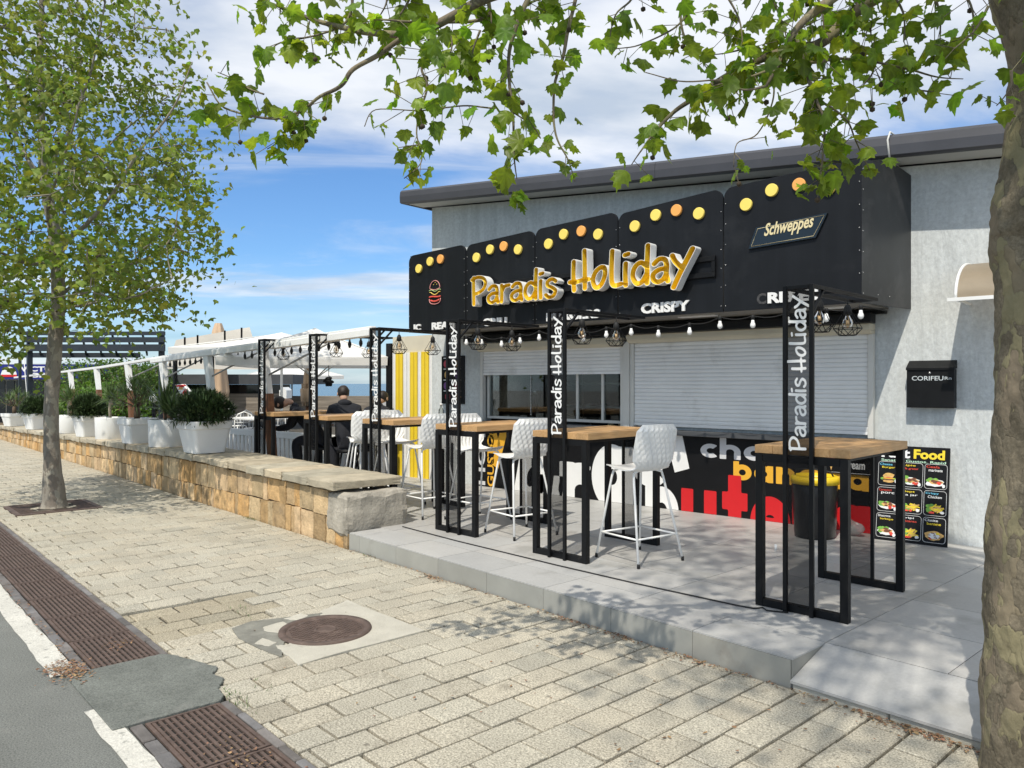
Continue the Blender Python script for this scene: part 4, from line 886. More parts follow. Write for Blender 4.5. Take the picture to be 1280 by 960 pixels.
# ================================================================== BAR TABLES WITH SIGN GANTRIES
gx2, gy2, D2 = brush_field('Paradis Holiday', .025)
LP = contours(gx2, gy2, D2, .062)
LV, LF = fill2d(LP, 0)
lw = sum(GL[c][0] for c in 'Paradis Holiday')
LV = [(a / lw * .99, b / 1.1 * .116, 0) for a, b, c in LV]
def make_table(label):
    t = thing('bar_table', label, 'bar table', group='bar tables with sign gantries along the terrace')
    W2_, DP = .305, 1.06
    mb = MB(); nb = 5
    for i in range(nb):
        k = random.uniform(.85, 1.12); mb.col = (k, k * .98, k * .95); x0 = -W2_ - .01 + (2 * W2_ + .02) / nb * i
        mb.box(x0 + .0006, x0 + (2 * W2_ + .02) / nb - .0006, .012, DP + .02, 1.02, 1.075)
    mb.build('table_top', M_wood, t, bevel=.002)
    for yy in (.0, DP - .05):
        mb = MB(); s = .05
        mb.box(-W2_, -W2_ + s, yy, yy + s, 0, 1.017); mb.box(W2_ - s, W2_, yy, yy + s, 0, 1.017); mb.box(-W2_ + s + .0005, W2_ - s - .0005, yy + .001, yy + s - .001, 0.001, s); mb.box(-W2_ + s + .0005, W2_ - s - .0005, yy + .001, yy + s - .001, 1.017 - s, 1.016)
        if yy > .1:
            for x in (-.10, .08): mb.box(x, x + .022, yy + .005, yy + .03, s + .0005, 1.017 - s - .0005)
        mb.build('leg_frame', M_black, t, bevel=.002)
        if yy > .1:
            mb = MB(); mb.box(-.0775, .0795, yy + .016, yy + .019, s + .001, .965); mb.build('lower_mesh', M_mesh, t)
    for x in (-W2_ + .0505, W2_ - .0705): MB().box(x, x + .02, .0505, DP - .0505, .99, 1.014).build('apron', M_black, t)
    x0, x1 = -.10, .10
    for x in (x0, x1 - .026):
        mb = MB(); mb.box(x, x + .026, -.031, -.003, .0, 2.12); mb.build('sign_post', M_black, t, bevel=.002)
    mb = MB(); mb.box(x0 + .0265, x1 - .0265, -.019, -.015, .05, 2.10); pm = mb.build('mesh_panel', M_mesh, t)
    mb = MB(); mb.add([(x1 - .052 - b, -.0205, 1.06 + a) for a, b, c in LV], LF)
    mb.v = [(x, y, z) for x, y, z in mb.v]; mb.build('lettering', M_wtext, pm)
    mb = MB(); L_ = 1.12
    for x in (x0, x1 - .026): mb.box(x, x + .026, -.0025, L_, 2.095, 2.12)
    mb.box(x0 + .0265, x1 - .0265, -.03, -.004, 2.094, 2.119); mb.box(x0 + .0265, x1 - .0265, L_ - .03, L_ - .001, 2.096, 2.119); mb.box(x0 + .0265, x1 - .0265, .40, .43, 2.096, 2.1185)
    for x in (x0 + .013, x1 - .013): mb.bar((x, -.01, 1.93), (x, .165, 2.10), .018, .018)
    mb.build('overhead_arm', M_black, t, bevel=.0015)
    return t
TAB = [(7.155, -2.30, -SA + R(3.2), 'bar table nearest the ramp, alone in front of the menu board and bin'),
       (5.02, -2.335, -SA + R(2.5), 'bar table second from the ramp, in front of the serving counter'),
       (3.575, -2.325, -SA + R(2.5), 'bar table standing in front of the framed menu poster and kiosk corner'),
       (2.10, -2.30, -SA + R(1), 'bar table just behind the grey end block of the stone wall'),
       (.63, -2.30, -SA, 'bar table between the picket fence and the table behind the wall end block'),
       (-.91, -2.30, -SA, 'farthest bar table, nearest the juniper planter beside the picket fence')]
t0 = make_table(TAB[0][3]); TABS = []
for i, (u, v, rz, lab) in enumerate(TAB):
    x, y = sw(u, v); TABS.append((x, y, rz))
    if i == 0: t0.location = (x, y, .161); t0.rotation_euler = (0, 0, rz)
    else: dup(t0, (x, y, .161), rz, lab)
# cage pendants
def make_lamp(label):
    t = thing('cage_lamp', label, 'pendant lamp', group='wire cage lamps hanging from the table gantries')
    mb = MB(); mb.tube([(0, 0, 0), (0, 0, -.05)], .004, 6); mb.build('cord', M_dark, t)
    mb = MB(); mb.lathe([(0, -.04), (.014, -.045), (.026, -.07), (.028, -.115), (.02, -.12), (0, -.12)], n=14); mb.build('socket', M_dark, t)
    mb = MB(); mb.lathe([(.013, -.118), (.016, -.13), (.034, -.16), (.037, -.178), (.030, -.20), (.012, -.213), (0, -.215)], n=14); b = mb.build('bulb', M_bulb, t)
    mb = MB(); mb.tube([(0, 0, -.12), (.008, 0, -.15), (.010, .004, -.185), (-.008, .006, -.188), (-.009, 0, -.15)], .0035, 5); mb.ico((0, 0, -.172), .012, 1, (1, 1, 1.5)); mb.build('filament', M_fil, b)
    mb = MB(); n = 6
    rings = [(.03, -.10), (.098, -.215), (.060, -.265)]
    P = [[(r * math.cos(2 * math.pi * (k + .5 * (i == 2)) / n), r * math.sin(2 * math.pi * (k + .5 * (i == 2)) / n), z) for k in range(n)] for i, (r, z) in enumerate(rings)]
    for i, q in enumerate(P):
        for k in range(n): mb.tube([q[k], q[(k + 1) % n]], .0026, 5)
    for k in range(n):
        mb.tube([P[0][k], P[1][k]], .0026, 5); mb.tube([P[1][k], P[2][k]], .0026, 5); mb.tube([P[1][(k + 1) % n], P[2][k]], .0026, 5)
    mb.build('cage', M_black, t)
    return t
l0 = None
where = ['table nearest the ramp', 'second table from the ramp', 'table by the framed poster', 'table behind the stone end block', 'second farthest table', 'farthest table']
for i, (x, y, rz) in enumerate(TABS):
    for k, d in enumerate((.31, .80)):
        if i == 5 and k == 1: continue
        p = (x - d * math.sin(rz), y + d * math.cos(rz), .161 + 2.098)
        lab = 'wire cage lamp over the %s, %s' % (where[i], 'beside its sign panel' if k == 0 else 'at its arm end')
        if l0 is None: l0 = make_lamp(lab); l0.location = p
        else: dup(l0, p, random.uniform(0, 1), lab)

# ================================================================== BAR STOOLS
def make_stool(label):
    t = thing('bar_stool', label, 'bar stool', group='white moulded bar stools at the terrace tables')
    prof = [(-.20, .775), (-.205, .792), (-.14, .793), (-.05, .776), (.05, .768), (.12, .775), (.165, .80), (.19, .85), (.205, .92), (.222, 1.0), (.238, 1.08), (.248, 1.135), (.252, 1.15)]
    q = smooth_line(prof, 7); ns, nt_ = len(q), 65
    S = [0]
    for a, b in zip(q, q[1:]): S.append(S[-1] + math.hypot(b[0] - a[0], b[1] - a[1]))
    tot = S[-1]; vs = []; mb = MB(); mb.smooth = False
    for i, (a, z) in enumerate(q):
        f = S[i] / tot; back = max(0, min(1, (f - .50) / .12)); nx = q[min(i + 1, ns - 1)][0] - q[max(i - 1, 0)][0]; nz = q[min(i + 1, ns - 1)][1] - q[max(i - 1, 0)][1]; l = math.hypot(nx, nz); nx, nz = nx / l, nz / l
        if f < .5: hw = .205 + .02 * math.sin(min(1, f / .35) * math.pi / 2) - .06 * max(0, .06 - f) / .06
        else: hw = .225 + .012 * math.sin((f - .5) / .5 * math.pi) - (.05 * max(0, f - .93) / .07)
        if .46 < f < .60: hw -= .035 * math.sin((f - .46) / .14 * math.pi)
        for j in range(nt_):
            s = -1 + 2 * j / (nt_ - 1); y = hw * s
            curl = (.030 * back) * (s * s); dish = -.016 * (1 - back) * (1 - s * s)
            tri = lambda w_: abs((w_ % 1.0) - .5) * 2
            rid = back * (.0115 * tri(s * 4.2 + f * 5.0) + .0025 * tri(s * 4.2 - f * 12.0)) * (1 - max(0, abs(s) - .85) / .15) * (1 - max(0, f - .94) / .06)
            vs.append((a - curl + nz * rid, y, z + dish - nx * rid))
    fs = [(i * nt_ + j, i * nt_ + j + 1, (i + 1) * nt_ + j + 1, (i + 1) * nt_ + j) for i in range(ns - 1) for j in range(nt_ - 1)]
    mb.add(vs, fs); o = mb.build('seat_shell', M_stool, t); m = o.modifiers.new('t', 'SOLIDIFY'); m.thickness = .008; m.offset = 0
    for sx, sy in ((-1, -1), (-1, 1), (1, -1), (1, 1)):
        mb = MB(); top = Vector((.115 * sx - .02, .13 * sy, .758)); ft = Vector((.255 * sx, .255 * sy, .014))
        mb.tube([(top.x - .0, 0.02 * sy, .762), (top.x, .10 * sy, .760), top + Vector((.01 * sx, .03 * sy, -.016)), top + Vector((.018 * sx, .04 * sy, -.06)), ft], .0105, 8); lg = mb.build('leg', M_stleg, t)
        mb = MB(); mb.tube([ft + Vector((-.001 * sx, -.001 * sy, .022)), ft + Vector((0, 0, -.013))], .0125, 8); mb.build('foot_cap', M_dark, lg)
    mb = MB(); k = .30; L_ = lambda sx, sy: tuple(Vector((.255 * sx, .255 * sy, .014)).lerp(Vector((.115 * sx - .01, .17 * sy, .70)), k))
    z_ = L_(1, 1)[2]
    for a, b in (((-1, -1), (1, -1)), ((1, -1), (1, 1)), ((1, 1), (-1, 1)), ((-1, 1), (-1, -1))): mb.tube([L_(*a), L_(*b)], .008, 8)
    mb.build('footrest', M_stleg, t)
    return t
# facing: the local -X side is the open seat front; local +X carries the backrest
ST = [((5.245, -2.445), R(-14), 'white bar stool nearest the camera, in front of the red and white counter lettering'),
      ((3.785, -2.285), R(-14), 'white bar stool between the second and third bar tables from the ramp'),
      (sw(2.50, -1.86), R(-8), 'white bar stool standing clear in front of the yellow striped cladding'),
      (sw(3.14, -1.66), R(176), 'white bar stool seen through the lettered gantry below the framed menu poster'),
      (sw(1.66, -1.74), R(172), 'white bar stool seen through the gantry behind the stone end block'),
      (sw(1.36, -1.95), R(-30), 'white bar stool in the gap just beyond the table behind the end block'),
      (sw(1.00, -1.74), R(-8), 'white bar stool nearest the picket fence, behind the second farthest table')]
s0 = make_stool(ST[0][2]); s0.location = (*ST[0][0], .161); s0.rotation_euler = (0, 0, ST[0][1])
for p, r, lab in ST[1:]: dup(s0, (*p, .161), r, lab)

# festoon lights under the sign
fl = thing('festoon_lights', 'string of small white festoon bulbs along the black beam under the shop sign', 'string lights')
bx_ = [(571, 429), (583, 429), (602, 429), (627, 431), (650, 427), (674, 423), (705, 426), (729, 424), (758, 419), (789, 416), (823, 418), (862, 415), (900, 407), (941, 406), (985, 402), (1033, 398), (1076, 394)]
cab = []
for px, py in bx_:
    r = at(px, py, 1.0) - CAM; t = (-.955 - CAM.y) / r.y; p = CAM + r * t; cab.append(p + Vector((0, 0, .07)))
    mb = MB(); mb.lathe([(0, .035), (.014, .03), (.016, .01), (.024, -.008), (.026, -.024), (.018, -.042), (0, -.05)], tuple(p), 12); mb.build('bulb', M_opal, fl)
    mb = MB(); mb.lathe([(0, .08), (.012, .078), (.017, .07), (.017, .034), (0, .034)], tuple(p), 10); mb.build('socket', M_dark, fl)
mb = MB(); path = []
for a, b in zip(cab, cab[1:]):
    for t in np.linspace(0, 1, 6, endpoint=False): path.append(a.lerp(b, t) + Vector((0, 0, -.03 * math.sin(math.pi * t))))
path.append(cab[-1]); path.append(Vector((6.62, -.3, 2.33))); mb.tube(path, .005, 6); mb.build('cable', M_dark, fl)
# cable on the terrace floor
mb = MB(); P = [sw(u, v) for u, v in ((2.95, -2.52), (3.9, -2.545), (5.2, -2.53), (6.0, -2.50), (6.80, -2.44), (6.90, -2.42), (6.93, -2.36), (6.98, -2.40), (7.06, -2.36), (7.10, -2.34))]
mb.tube(smooth_line([(x, y, .166) for x, y in P], 6) if False else [(x, y, .1665) for x, y in P], .005, 6)
tag(mb.build('floor_cable', M_dark), 'thin dark cable running along the terrace tiles past the table feet', 'cable')
mb = MB(); mb.tube([(0, 0, 0), (.0, 0, .05)], .012, 8); tag(mb.build('paper_cup', M_white, loc=(5.98, -1.35, .161)), 'tiny white cup standing on the tiles beyond the near stool', 'cup')
# ================================================================== PAVEMENT FURNITURE
def grate(u0, u1, label):
    g_ = thing('drain_grate', label, 'drain grate', (*sw((u0 + u1) / 2, -5.63), .0), -SA, 'cast iron drain grates along the gutter')
    return g_
def grate_proto(L_):
    mb = MB(); h = L_ / 2 - .004; W_ = .180; z0, z1 = -.035, .004
    mb.box(-h, h, -W_, -W_ + .018, z0, z1); mb.box(-h, h, W_ - .018, W_, z0, z1); mb.box(-h, -h + .016, -W_ + .018, W_ - .018, z0, z1); mb.box(h - .016, h, -W_ + .018, W_ - .018, z0, z1)
    n = 11
    for i in range(n):
        y = -W_ + .018 + (2 * W_ - .036) * (i + .5) / n; mb.box(-h + .016, h - .016, y - .0075, y + .0075, z0 + .01, z1 - .002)
    m = 9
    for i in range(1, m):
        x = -h + 2 * h * i / m; mb.box(x - .004, x + .004, -W_ + .018, W_ - .018, z0 + .005, z1 - .006)
    return mb
GLb = ['brown iron drain grate at the near end of the long gutter run, against the asphalt patch', 'brown iron drain grate second from the asphalt patch in the long gutter run']
u = 4.695; k = 0; gp = None
first = True
spots = []
while u > -2.2: spots.append((u - .62, u)); u -= .625
near = []
u = 5.62
while u < 6.8: near.append((u, u + .62)); u += .625
def nth(i): return ['first', 'second', 'third', 'fourth', 'fifth', 'sixth', 'seventh', 'eighth', 'ninth', 'tenth', 'eleventh', 'twelfth'][i] if i < 12 else '%dth' % (i + 1)
gm = None
for i, (a, b) in enumerate(spots + near):
    n_ = i - len(spots)
    if n_ >= 0: lab = ['brown iron drain grate in the short run, touching the asphalt patch', 'brown iron drain grate in the short run with leaf litter, cut by the photo edge'][n_] if n_ < 2 else 'brown iron drain grate farther along the lower gutter run'
    else: lab = 'brown iron drain grate in the long gutter run, %s from the asphalt patch' % nth(i)
    if gm is None: gm = grate_proto(.62).build('drain_grate', M_iron); o = gm
    else: o = gm.copy(); COL.objects.link(o)
    o.location = (*sw((a + b) / 2, -5.63), 0); o.rotation_euler = (R(random.uniform(-.3, .3)), 0, -SA)
    tag(o, lab, 'drain grate', 'cast iron drain grates along the gutter')
mh = thing('manhole_cover', 'round brown iron manhole cover with chequer pattern in a concrete surround', 'manhole cover', (*sw(4.965, -4.49), .0085), R(20))
mb = MB(); mb.lathe([(0, .006), (.245, .006), (.25, .003), (.255, .003), (.258, .012), (.30, .012), (.303, 0)], n=48)
for i in range(-9, 10):
    for j in range(-9, 10):
        x, y = i * .026, j * .026; rr = math.hypot(x, y)
        if .075 < rr < .235: mb.box(x - .010, x + .010, y - .004, y + .004, .005, .0105, R(45 if (i + j) % 2 else -45))
mb.lathe([(.055, .0065), (.06, .012), (.07, .012), (.075, .0065)], n=30)
mb.build('cover', M_iron, mh)
tg = thing('tree_grate', 'square brown iron grate round the foot of the young plane tree', 'tree grate', (*sw(-2.04, -4.70), 0), -SA)
mb = MB(); H_ = .46
for s in (-1, 1): mb.box(-H_, H_, s * H_ - .03, s * H_ + .03, -.03, .010); mb.box(s * H_ - .03, s * H_ + .03, -H_ + .03, H_ - .03, -.03, .010)
for i in range(-7, 8):
    for a, b in ((-H_ + .03, -.26), (.26, H_ - .03)): mb.box(i * .055 - .012, i * .055 + .012, a, b, -.02, .006)
    if abs(i) > 4: mb.box(i * .055 - .012, i * .055 + .012, -.26, .26, -.02, .006)
mb.build('grate', M_iron, tg)
mb = MB(); mb.poly([(-.43, -.43, .001), (.43, -.43, .001), (.43, .43, .001), (-.43, .43, .001)]); mb.build('soil_bed', M_soil, tg)

# ================================================================== LEAVES
LEAF_OUT = [(0, -.12), (.24, -.17), (.42, -.06), (.58, .02), (.50, .16), (.72, .40), (.52, .42), (.42, .50), (.34, .74), (.20, .70), (.12, .84), (0, 1.06), (-.12, .84), (-.20, .70), (-.34, .74), (-.42, .50), (-.52, .42), (-.72, .40), (-.50, .16), (-.58, .02), (-.42, -.06), (-.24, -.17)]
LEAF_LOW = [(0, -.12), (.48, -.08), (.58, .34), (.26, .46), (0, .95), (-.26, .46), (-.58, .34), (-.48, -.08)]
def leaves(items, name, m, parent, outline=LEAF_OUT, lo=.75, hi=1.3, seed=1, fine=False):
    """items: (point, size) pairs; every leaf hangs, twists and curls on its own, folded along the midrib"""
    rnd = random.Random(seed); n = len(outline); st = 1 + n * (2 if fine else 1)
    V = np.zeros((len(items) * st, 3), dtype=np.float32); C_ = np.ones((len(items) * st, 4), dtype=np.float32); Fs = []
    for k, (p, s) in enumerate(items):
        yaw = rnd.uniform(0, 6.283); pitch = rnd.gauss(-.75, .5); roll = rnd.gauss(0, .55)
        d = Vector((math.cos(yaw) * math.cos(pitch), math.sin(yaw) * math.cos(pitch), math.sin(pitch)))
        x = d.cross(Vector((0, 0, 1)))
        if x.length < 1e-3: x = Vector((1, 0, 0))
        x.normalize(); nn = x.cross(d); x = (x * math.cos(roll) + nn * math.sin(roll)).normalized(); nn = x.cross(d)
        b = k * st; cup = rnd.uniform(-.05, .55); curl = rnd.uniform(-.05, .45); wob = rnd.uniform(.02, .09); ph = rnd.uniform(0, 6.28); asp = rnd.uniform(.82, 1.12); sk = rnd.gauss(0, .10)
        t = rnd.uniform(lo, hi); h = rnd.gauss(0, .12); cl = (t * (1 + h), t, t * max(.3, 1 - 1.2 * abs(h)))
        V[b] = p + d * (s * .12); C_[b, :3] = [c * 1.18 for c in cl]
        for r_ in range(2 if fine else 1):
            f = .55 if (fine and r_ == 0) else 1.0
            for i, (a, c) in enumerate(outline):
                jt = 1 + (rnd.uniform(-.07, .07) if f == 1.0 else 0)
                a_, c_ = a * f * asp * jt + sk * c * f, (.12 + (c - .12) * f) * jt
                lobe = math.hypot(a, c - .12); q = p + x * (a_ * s) + d * (c_ * s) + nn * (s * (-abs(a_) * cup - curl * c_ * c_ + wob * math.sin(ph + i * 1.9) * f))
                j = b + 1 + r_ * n + i; V[j] = q; g_ = (1.10 if lobe > .72 else .86) if f < 1 else .95; C_[j, :3] = [w_ * g_ for w_ in cl]
        Fs += [(b, b + 1 + i, b + 1 + (i + 1) % n) for i in range(n)]
        if fine: Fs += [(b + 1 + i, b + 1 + n + i, b + 1 + n + (i + 1) % n, b + 1 + (i + 1) % n) for i in range(n)]
    me = bpy.data.meshes.new(name); me.from_pydata(V.tolist(), [], Fs); me.materials.append(m)
    if fine: me.polygons.foreach_set('use_smooth', [True] * len(Fs))
    ca = me.color_attributes.new('tint', 'FLOAT_COLOR', 'POINT'); ca.data.foreach_set('color', C_.ravel())
    o = bpy.data.objects.new(name, me); COL.objects.link(o); o.parent = parent; return o
def bark_tube(mb, pts, rad, n=18, amp=.02, freq=5):
    k = len(mb.v); mb.tube(pts, rad, n)
    for i in range(k, len(mb.v)):
        p = Vector(mb.v[i]); mb.v[i] = tuple(p + noise.noise_vector(p * freq) * amp)
def dense(pts, rad, k=6):
    q = smooth_line([tuple(p) + (r,) for p, r in zip(pts, rad)], k); return [Vector(a[:3]) for a in q], [a[3] for a in q]

# ---- left plane tree
D0 = 10.1
lt = thing('plane_tree', 'leafy young plane tree with grey trunk standing in the square iron grate', 'tree', (0, 0, 0))
rnd = random.Random(11)
mb = MB()
base = Vector((*sw(-2.06, -4.68), -.02))
def L3(px, py, dd=0): return at(px, py, D0 + dd)
P, Rr = dense([base, base + Vector((0, 0, .12)), L3(65, 575), L3(64, 510), L3(68, 440), L3(73, 380), L3(69, 300), L3(58, 235), L3(52, 160), L3(50, 60), L3(56, -60), L3(58, -160)], [.19, .145, .102, .090, .090, .085, .078, .065, .048, .038, .028, .014])
bark_tube(mb, P, Rr, 16, .012, 6)
limbs = [([L3(69, 310), L3(105, 285, -.2), L3(140, 245, -.3), L3(175, 190, -.5), L3(215, 140, -.6), L3(240, 80, -.6)], .05),
         ([L3(64, 270), L3(95, 230, .3), L3(150, 170, .6), L3(200, 130, .8)], .04), ([L3(56, 215), L3(80, 180, .1), L3(105, 120, -.2), L3(125, 40, -.3), L3(140, -60, -.3)], .04),
         ([L3(50, 225), L3(20, 170, .3), L3(5, 90, .4), L3(-10, -20, .5)], .05), ([L3(70, 330), L3(30, 330, -.5), L3(-30, 300, -1), L3(-80, 260, -1.3)], .045),
         ([L3(73, 375), L3(110, 345, .4), L3(170, 330, .9), L3(230, 300, 1.0)], .04), ([L3(68, 300), L3(60, 260, -.8), L3(80, 200, -1.5), L3(100, 130, -1.9)], .045),
         ([L3(70, 340), L3(80, 300, .9), L3(60, 250, 1.7), L3(50, 180, 2.2)], .045), ([L3(72, 390), L3(120, 380, -.5), L3(170, 372, -.9), L3(215, 350, -1.0)], .03), ([L3(70, 370), L3(20, 370, .4), L3(-40, 380, .8)], .03)]
tips = []
for pts, r in limbs:
    q, rr = dense(pts, [r * (1 - .8 * i / (len(pts) - 1)) for i in range(len(pts))], 5); rr = [x * .68 for x in rr]; bark_tube(mb, q, rr, 8, .008, 6); tips += [(a, .5 + i / len(q)) for i, a in enumerate(q)][len(q) // 4:]
tips += [(p, 1) for p in P[len(P) * 5 // 9:]]
Ct = L3(35, 195); items = []; balls = []
for _ in range(5000):
    if len(items) > 16000: break
    # a clump somewhere in the crown volume, joined to the nearest limb by a twig
    while True:
        a, b, c = rnd.uniform(-1, 1), rnd.uniform(-1, 1), rnd.uniform(-1, 1); rr_ = math.sqrt(a * a + b * b + c * c)
        if .30 < rr_ < 1: break
    cz = Ct.z + c * 3.1; sq = 1.0 if c > -.2 else 1.05
    p = Vector((Ct.x + a * 2.62 * sq, Ct.y + b * 2.3 * sq, cz))
    q2 = project(p)
    if q2:
        x, y, _d = q2
        lim = 292 + 14 * math.sin(y * .05) if y < 330 else 285 - (y - 330) * .75
        if y < 110: lim = 292 - (110 - y) * .95
        if x > lim: continue
        low = 446 if x < 20 else (432 - (x - 20) * .5 if x < 60 else 410 - max(0, x - 150) * .15)
        if y > low: continue
    if noise.noise(p * 1.15) < -.02 and rnd.random() < .93: continue
    near_ = min(tips, key=lambda t: (t[0] - p).length_squared); 
    if (near_[0] - p).length < 1.25:
        a_ = near_[0]; wob = lambda: Vector((rnd.gauss(0, .07), rnd.gauss(0, .07), rnd.gauss(.05, .06)))
        m1, m2 = a_.lerp(p, .35) + wob(), a_.lerp(p, .7) + wob(); mb.tube([a_, m1, m2, p], [.009, .007, .005, .002], 4, cap=False); tips.append((m1, 1)); tips.append((m2, 1))
    m_ = rnd.randint(16, 44); sp = rnd.uniform(.12, .25)
    for _k in range(m_):
        items.append((p + Vector((rnd.gauss(0, sp), rnd.gauss(0, sp), rnd.gauss(-.03, sp * .8))), rnd.uniform(.050, .100)))
    for _k in range(rnd.randint(0, 4)): balls.append(p + Vector((rnd.gauss(0, sp), rnd.gauss(0, sp), -rnd.uniform(.05, .2))))
mb.build('trunk', M_bark2, lt)
leaves(items, 'crown', M_leaf2, lt, LEAF_LOW, .65, 1.35, 5)
mb = MB()
for b in balls[:700]: mb.ico(b, .016, 1)
o = mb.build('seed_balls', M_ball, lt); o['kind'] = 'stuff'

# ---- right plane tree: trunk at the frame edge, limbs arching over the street
rt_ = thing('plane_tree', 'big plane tree with thick knotted mottled trunk and branches overhanging the sign', 'tree', (0, 0, 0))
rnd = random.Random(23); mb = MB(); dT = 3.15
TK = [(1303, 1010, .235), (1301, 960, .218), (1297, 880, .204), (1295, 800, .194), (1295, 700, .184), (1297, 600, .175), (1299, 500, .166), (1300, 430, .160), (1299, 350, .158), (1298, 310, .160), (1298, 265, .160), (1302, 228, .155), (1308, 180, .150), (1312, 110, .152), (1308, 30, .165), (1300, -40, .18), (1305, -110, .15)]
pts = [at(x, y, dT) for x, y, r in TK]; q, rr = dense(pts, [r for *_, r in TK], 26)
bark_tube(mb, q, rr, 96, .020, 4.5)
for i in range(len(mb.v)): mb.v[i] = tuple(Vector(mb.v[i]) + noise.noise_vector(Vector(mb.v[i]) * 22) * .006)
k0 = len(mb.v); kn = at(1268, 276, dT - .03)
for i in range(k0):
    p = Vector(mb.v[i]); dd = (p - kn).length
    if dd < .26: mb.v[i] = tuple(p + (p - at(1300, 276, dT)).normalized() * (.022 * (1 - dd / .26) + .040 * noise.noise(p * 15) * (1 - dd / .26)))
top = q[-8]
def limb(L_, r0, r1, dens=6):
    p = [at(x, y, d) for x, y, d in L_]; qq, r_ = dense(p, [r0 + (r1 - r0) * i / (len(p) - 1) for i in range(len(p))], dens); bark_tube(mb, qq, r_, 8, .006, 8); return qq
crown = []; nballs = []
def leafy(qq, step=.05, size=(.045, .085), per=(1, 3), spread=.05, start=0.0):
    L_ = 0; tot = sum((a - b).length for a, b in zip(qq, qq[1:])); nxt = start * tot
    acc = 0
    for a, b in zip(qq, qq[1:]):
        l = (b - a).length
        while nxt < acc + l:
            p = a.lerp(b, (nxt - acc) / max(l, 1e-6))
            for _ in range(rnd.randint(*per)):
                o_ = Vector((rnd.gauss(0, spread), rnd.gauss(0, spread), rnd.gauss(-.02, spread * .8))); crown.append((p + o_, rnd.uniform(*size)))
                if rnd.random() < .5: mb.tube([p, p + o_ * .6, p + o_], .0016, 4, cap=False)
            if rnd.random() < .10:
                e = p + Vector((rnd.gauss(0, .02), rnd.gauss(0, .02), -rnd.uniform(.06, .14))); mb.tube([p, e], .0014, 4, cap=False); nballs.append(e)
            nxt += step * rnd.uniform(.6, 1.5)
        acc += l
D_ = 3.2
B1 = limb([(1300, -60, 3.15), (1150, -190, 3.1), (900, -140, 3.05), (760, -60, 3.05), (690, -25, 3.1), (610, 0, 3.1), (539, 36, 3.15), (505, 45, 3.2), (452, 41, 3.25), (404, 30, 3.3), (366, 17, 3.35), (330, 2, 3.4)], .034, .005)
leafy(B1[-22:], .055, (.045, .08), (1, 3), .07)
b = limb([(510, 44, 3.2), (475, 69, 3.2), (441, 90, 3.2), (426, 109, 3.2), (400, 124, 3.25), (374, 142, 3.3), (336, 150, 3.3), (280, 137, 3.35), (258, 104, 3.4)], .012, .003); leafy(b, .045, (.04, .08), (1, 3), .05, .35)
b = limb([(374, 142, 3.3), (362, 160, 3.3), (345, 180, 3.3), (333, 188, 3.3)], .004, .002); leafy(b, .025, (.05, .08), (1, 3), .04)
b = limb([(330, 120, 3.3), (310, 112, 3.3), (290, 100, 3.3), (272, 92, 3.3)], .004, .002); leafy(b, .04, (.04, .08), (1, 2), .04)
b = limb([(539, 36, 3.15), (535, 56, 3.1), (527, 86, 3.1), (535, 109, 3.1), (524, 142, 3.1), (520, 169, 3.1), (527, 202, 3.1), (505, 225, 3.1)], .007, .002); leafy(b, .035, (.045, .085), (1, 3), .055)
b = limb([(617, 137, 3.1), (584, 135, 3.1), (550, 138, 3.1), (520, 141, 3.1), (470, 140, 3.1), (456, 160, 3.1)], .004, .002); leafy(b, .05, (.04, .075), (1, 2), .05)
b = limb([(700, -60, 3.0), (662, 0, 3.0), (644, 38, 3.0), (636, 82, 3.0), (640, 142, 3.0), (642, 187, 3.0), (646, 225, 3.0)], .012, .002); leafy(b, .030, (.05, .085), (1, 3), .055, .35)
for _ in range(9): crown.append((at(650 + rnd.gauss(0, 4), 246 + rnd.gauss(0, 6), 3.0), rnd.uniform(.04, .055)))
b = limb([(640, 142, 3.0), (665, 160, 3.0), (676, 176, 3.0)], .003, .002); leafy(b, .035, (.04, .07), (1, 2), .04)
b = limb([(740, -50, 3.1), (719, 0, 3.1), (704, 67, 3.1), (692, 120, 3.1), (696, 169, 3.1), (711, 202, 3.1), (719, 229, 3.1)], .009, .002); leafy(b, .04, (.035, .065), (1, 3), .035, .15)
b = limb([(600, -30, 3.2), (610, 20, 3.2), (560, 30, 3.2), (500, 28, 3.2), (462, 26, 3.2)], .010, .003); leafy(b, .045, (.05, .09), (1, 3), .06, .2)
b = limb([(430, -40, 3.3), (440, 0, 3.3), (432, 30, 3.3), (400, 45, 3.3), (350, 55, 3.3), (336, 70, 3.3)], .008, .002); leafy(b, .04, (.045, .085), (1, 3), .05, .2)
b = limb([(520, -40, 3.3), (512, 0, 3.3), (500, 20, 3.3)], .008, .004); leafy(b, .03, (.05, .09), (2, 3), .07)
b = limb([(600, 40, 3.1), (590, 70, 3.1), (600, 100, 3.1)], .005, .002); leafy(b, .03, (.05, .085), (2, 3), .06)
b = limb([(560, 35, 3.0), (565, 60, 3.0), (552, 95, 3.0)], .005, .002); leafy(b, .035, (.05, .085), (1, 3), .06)
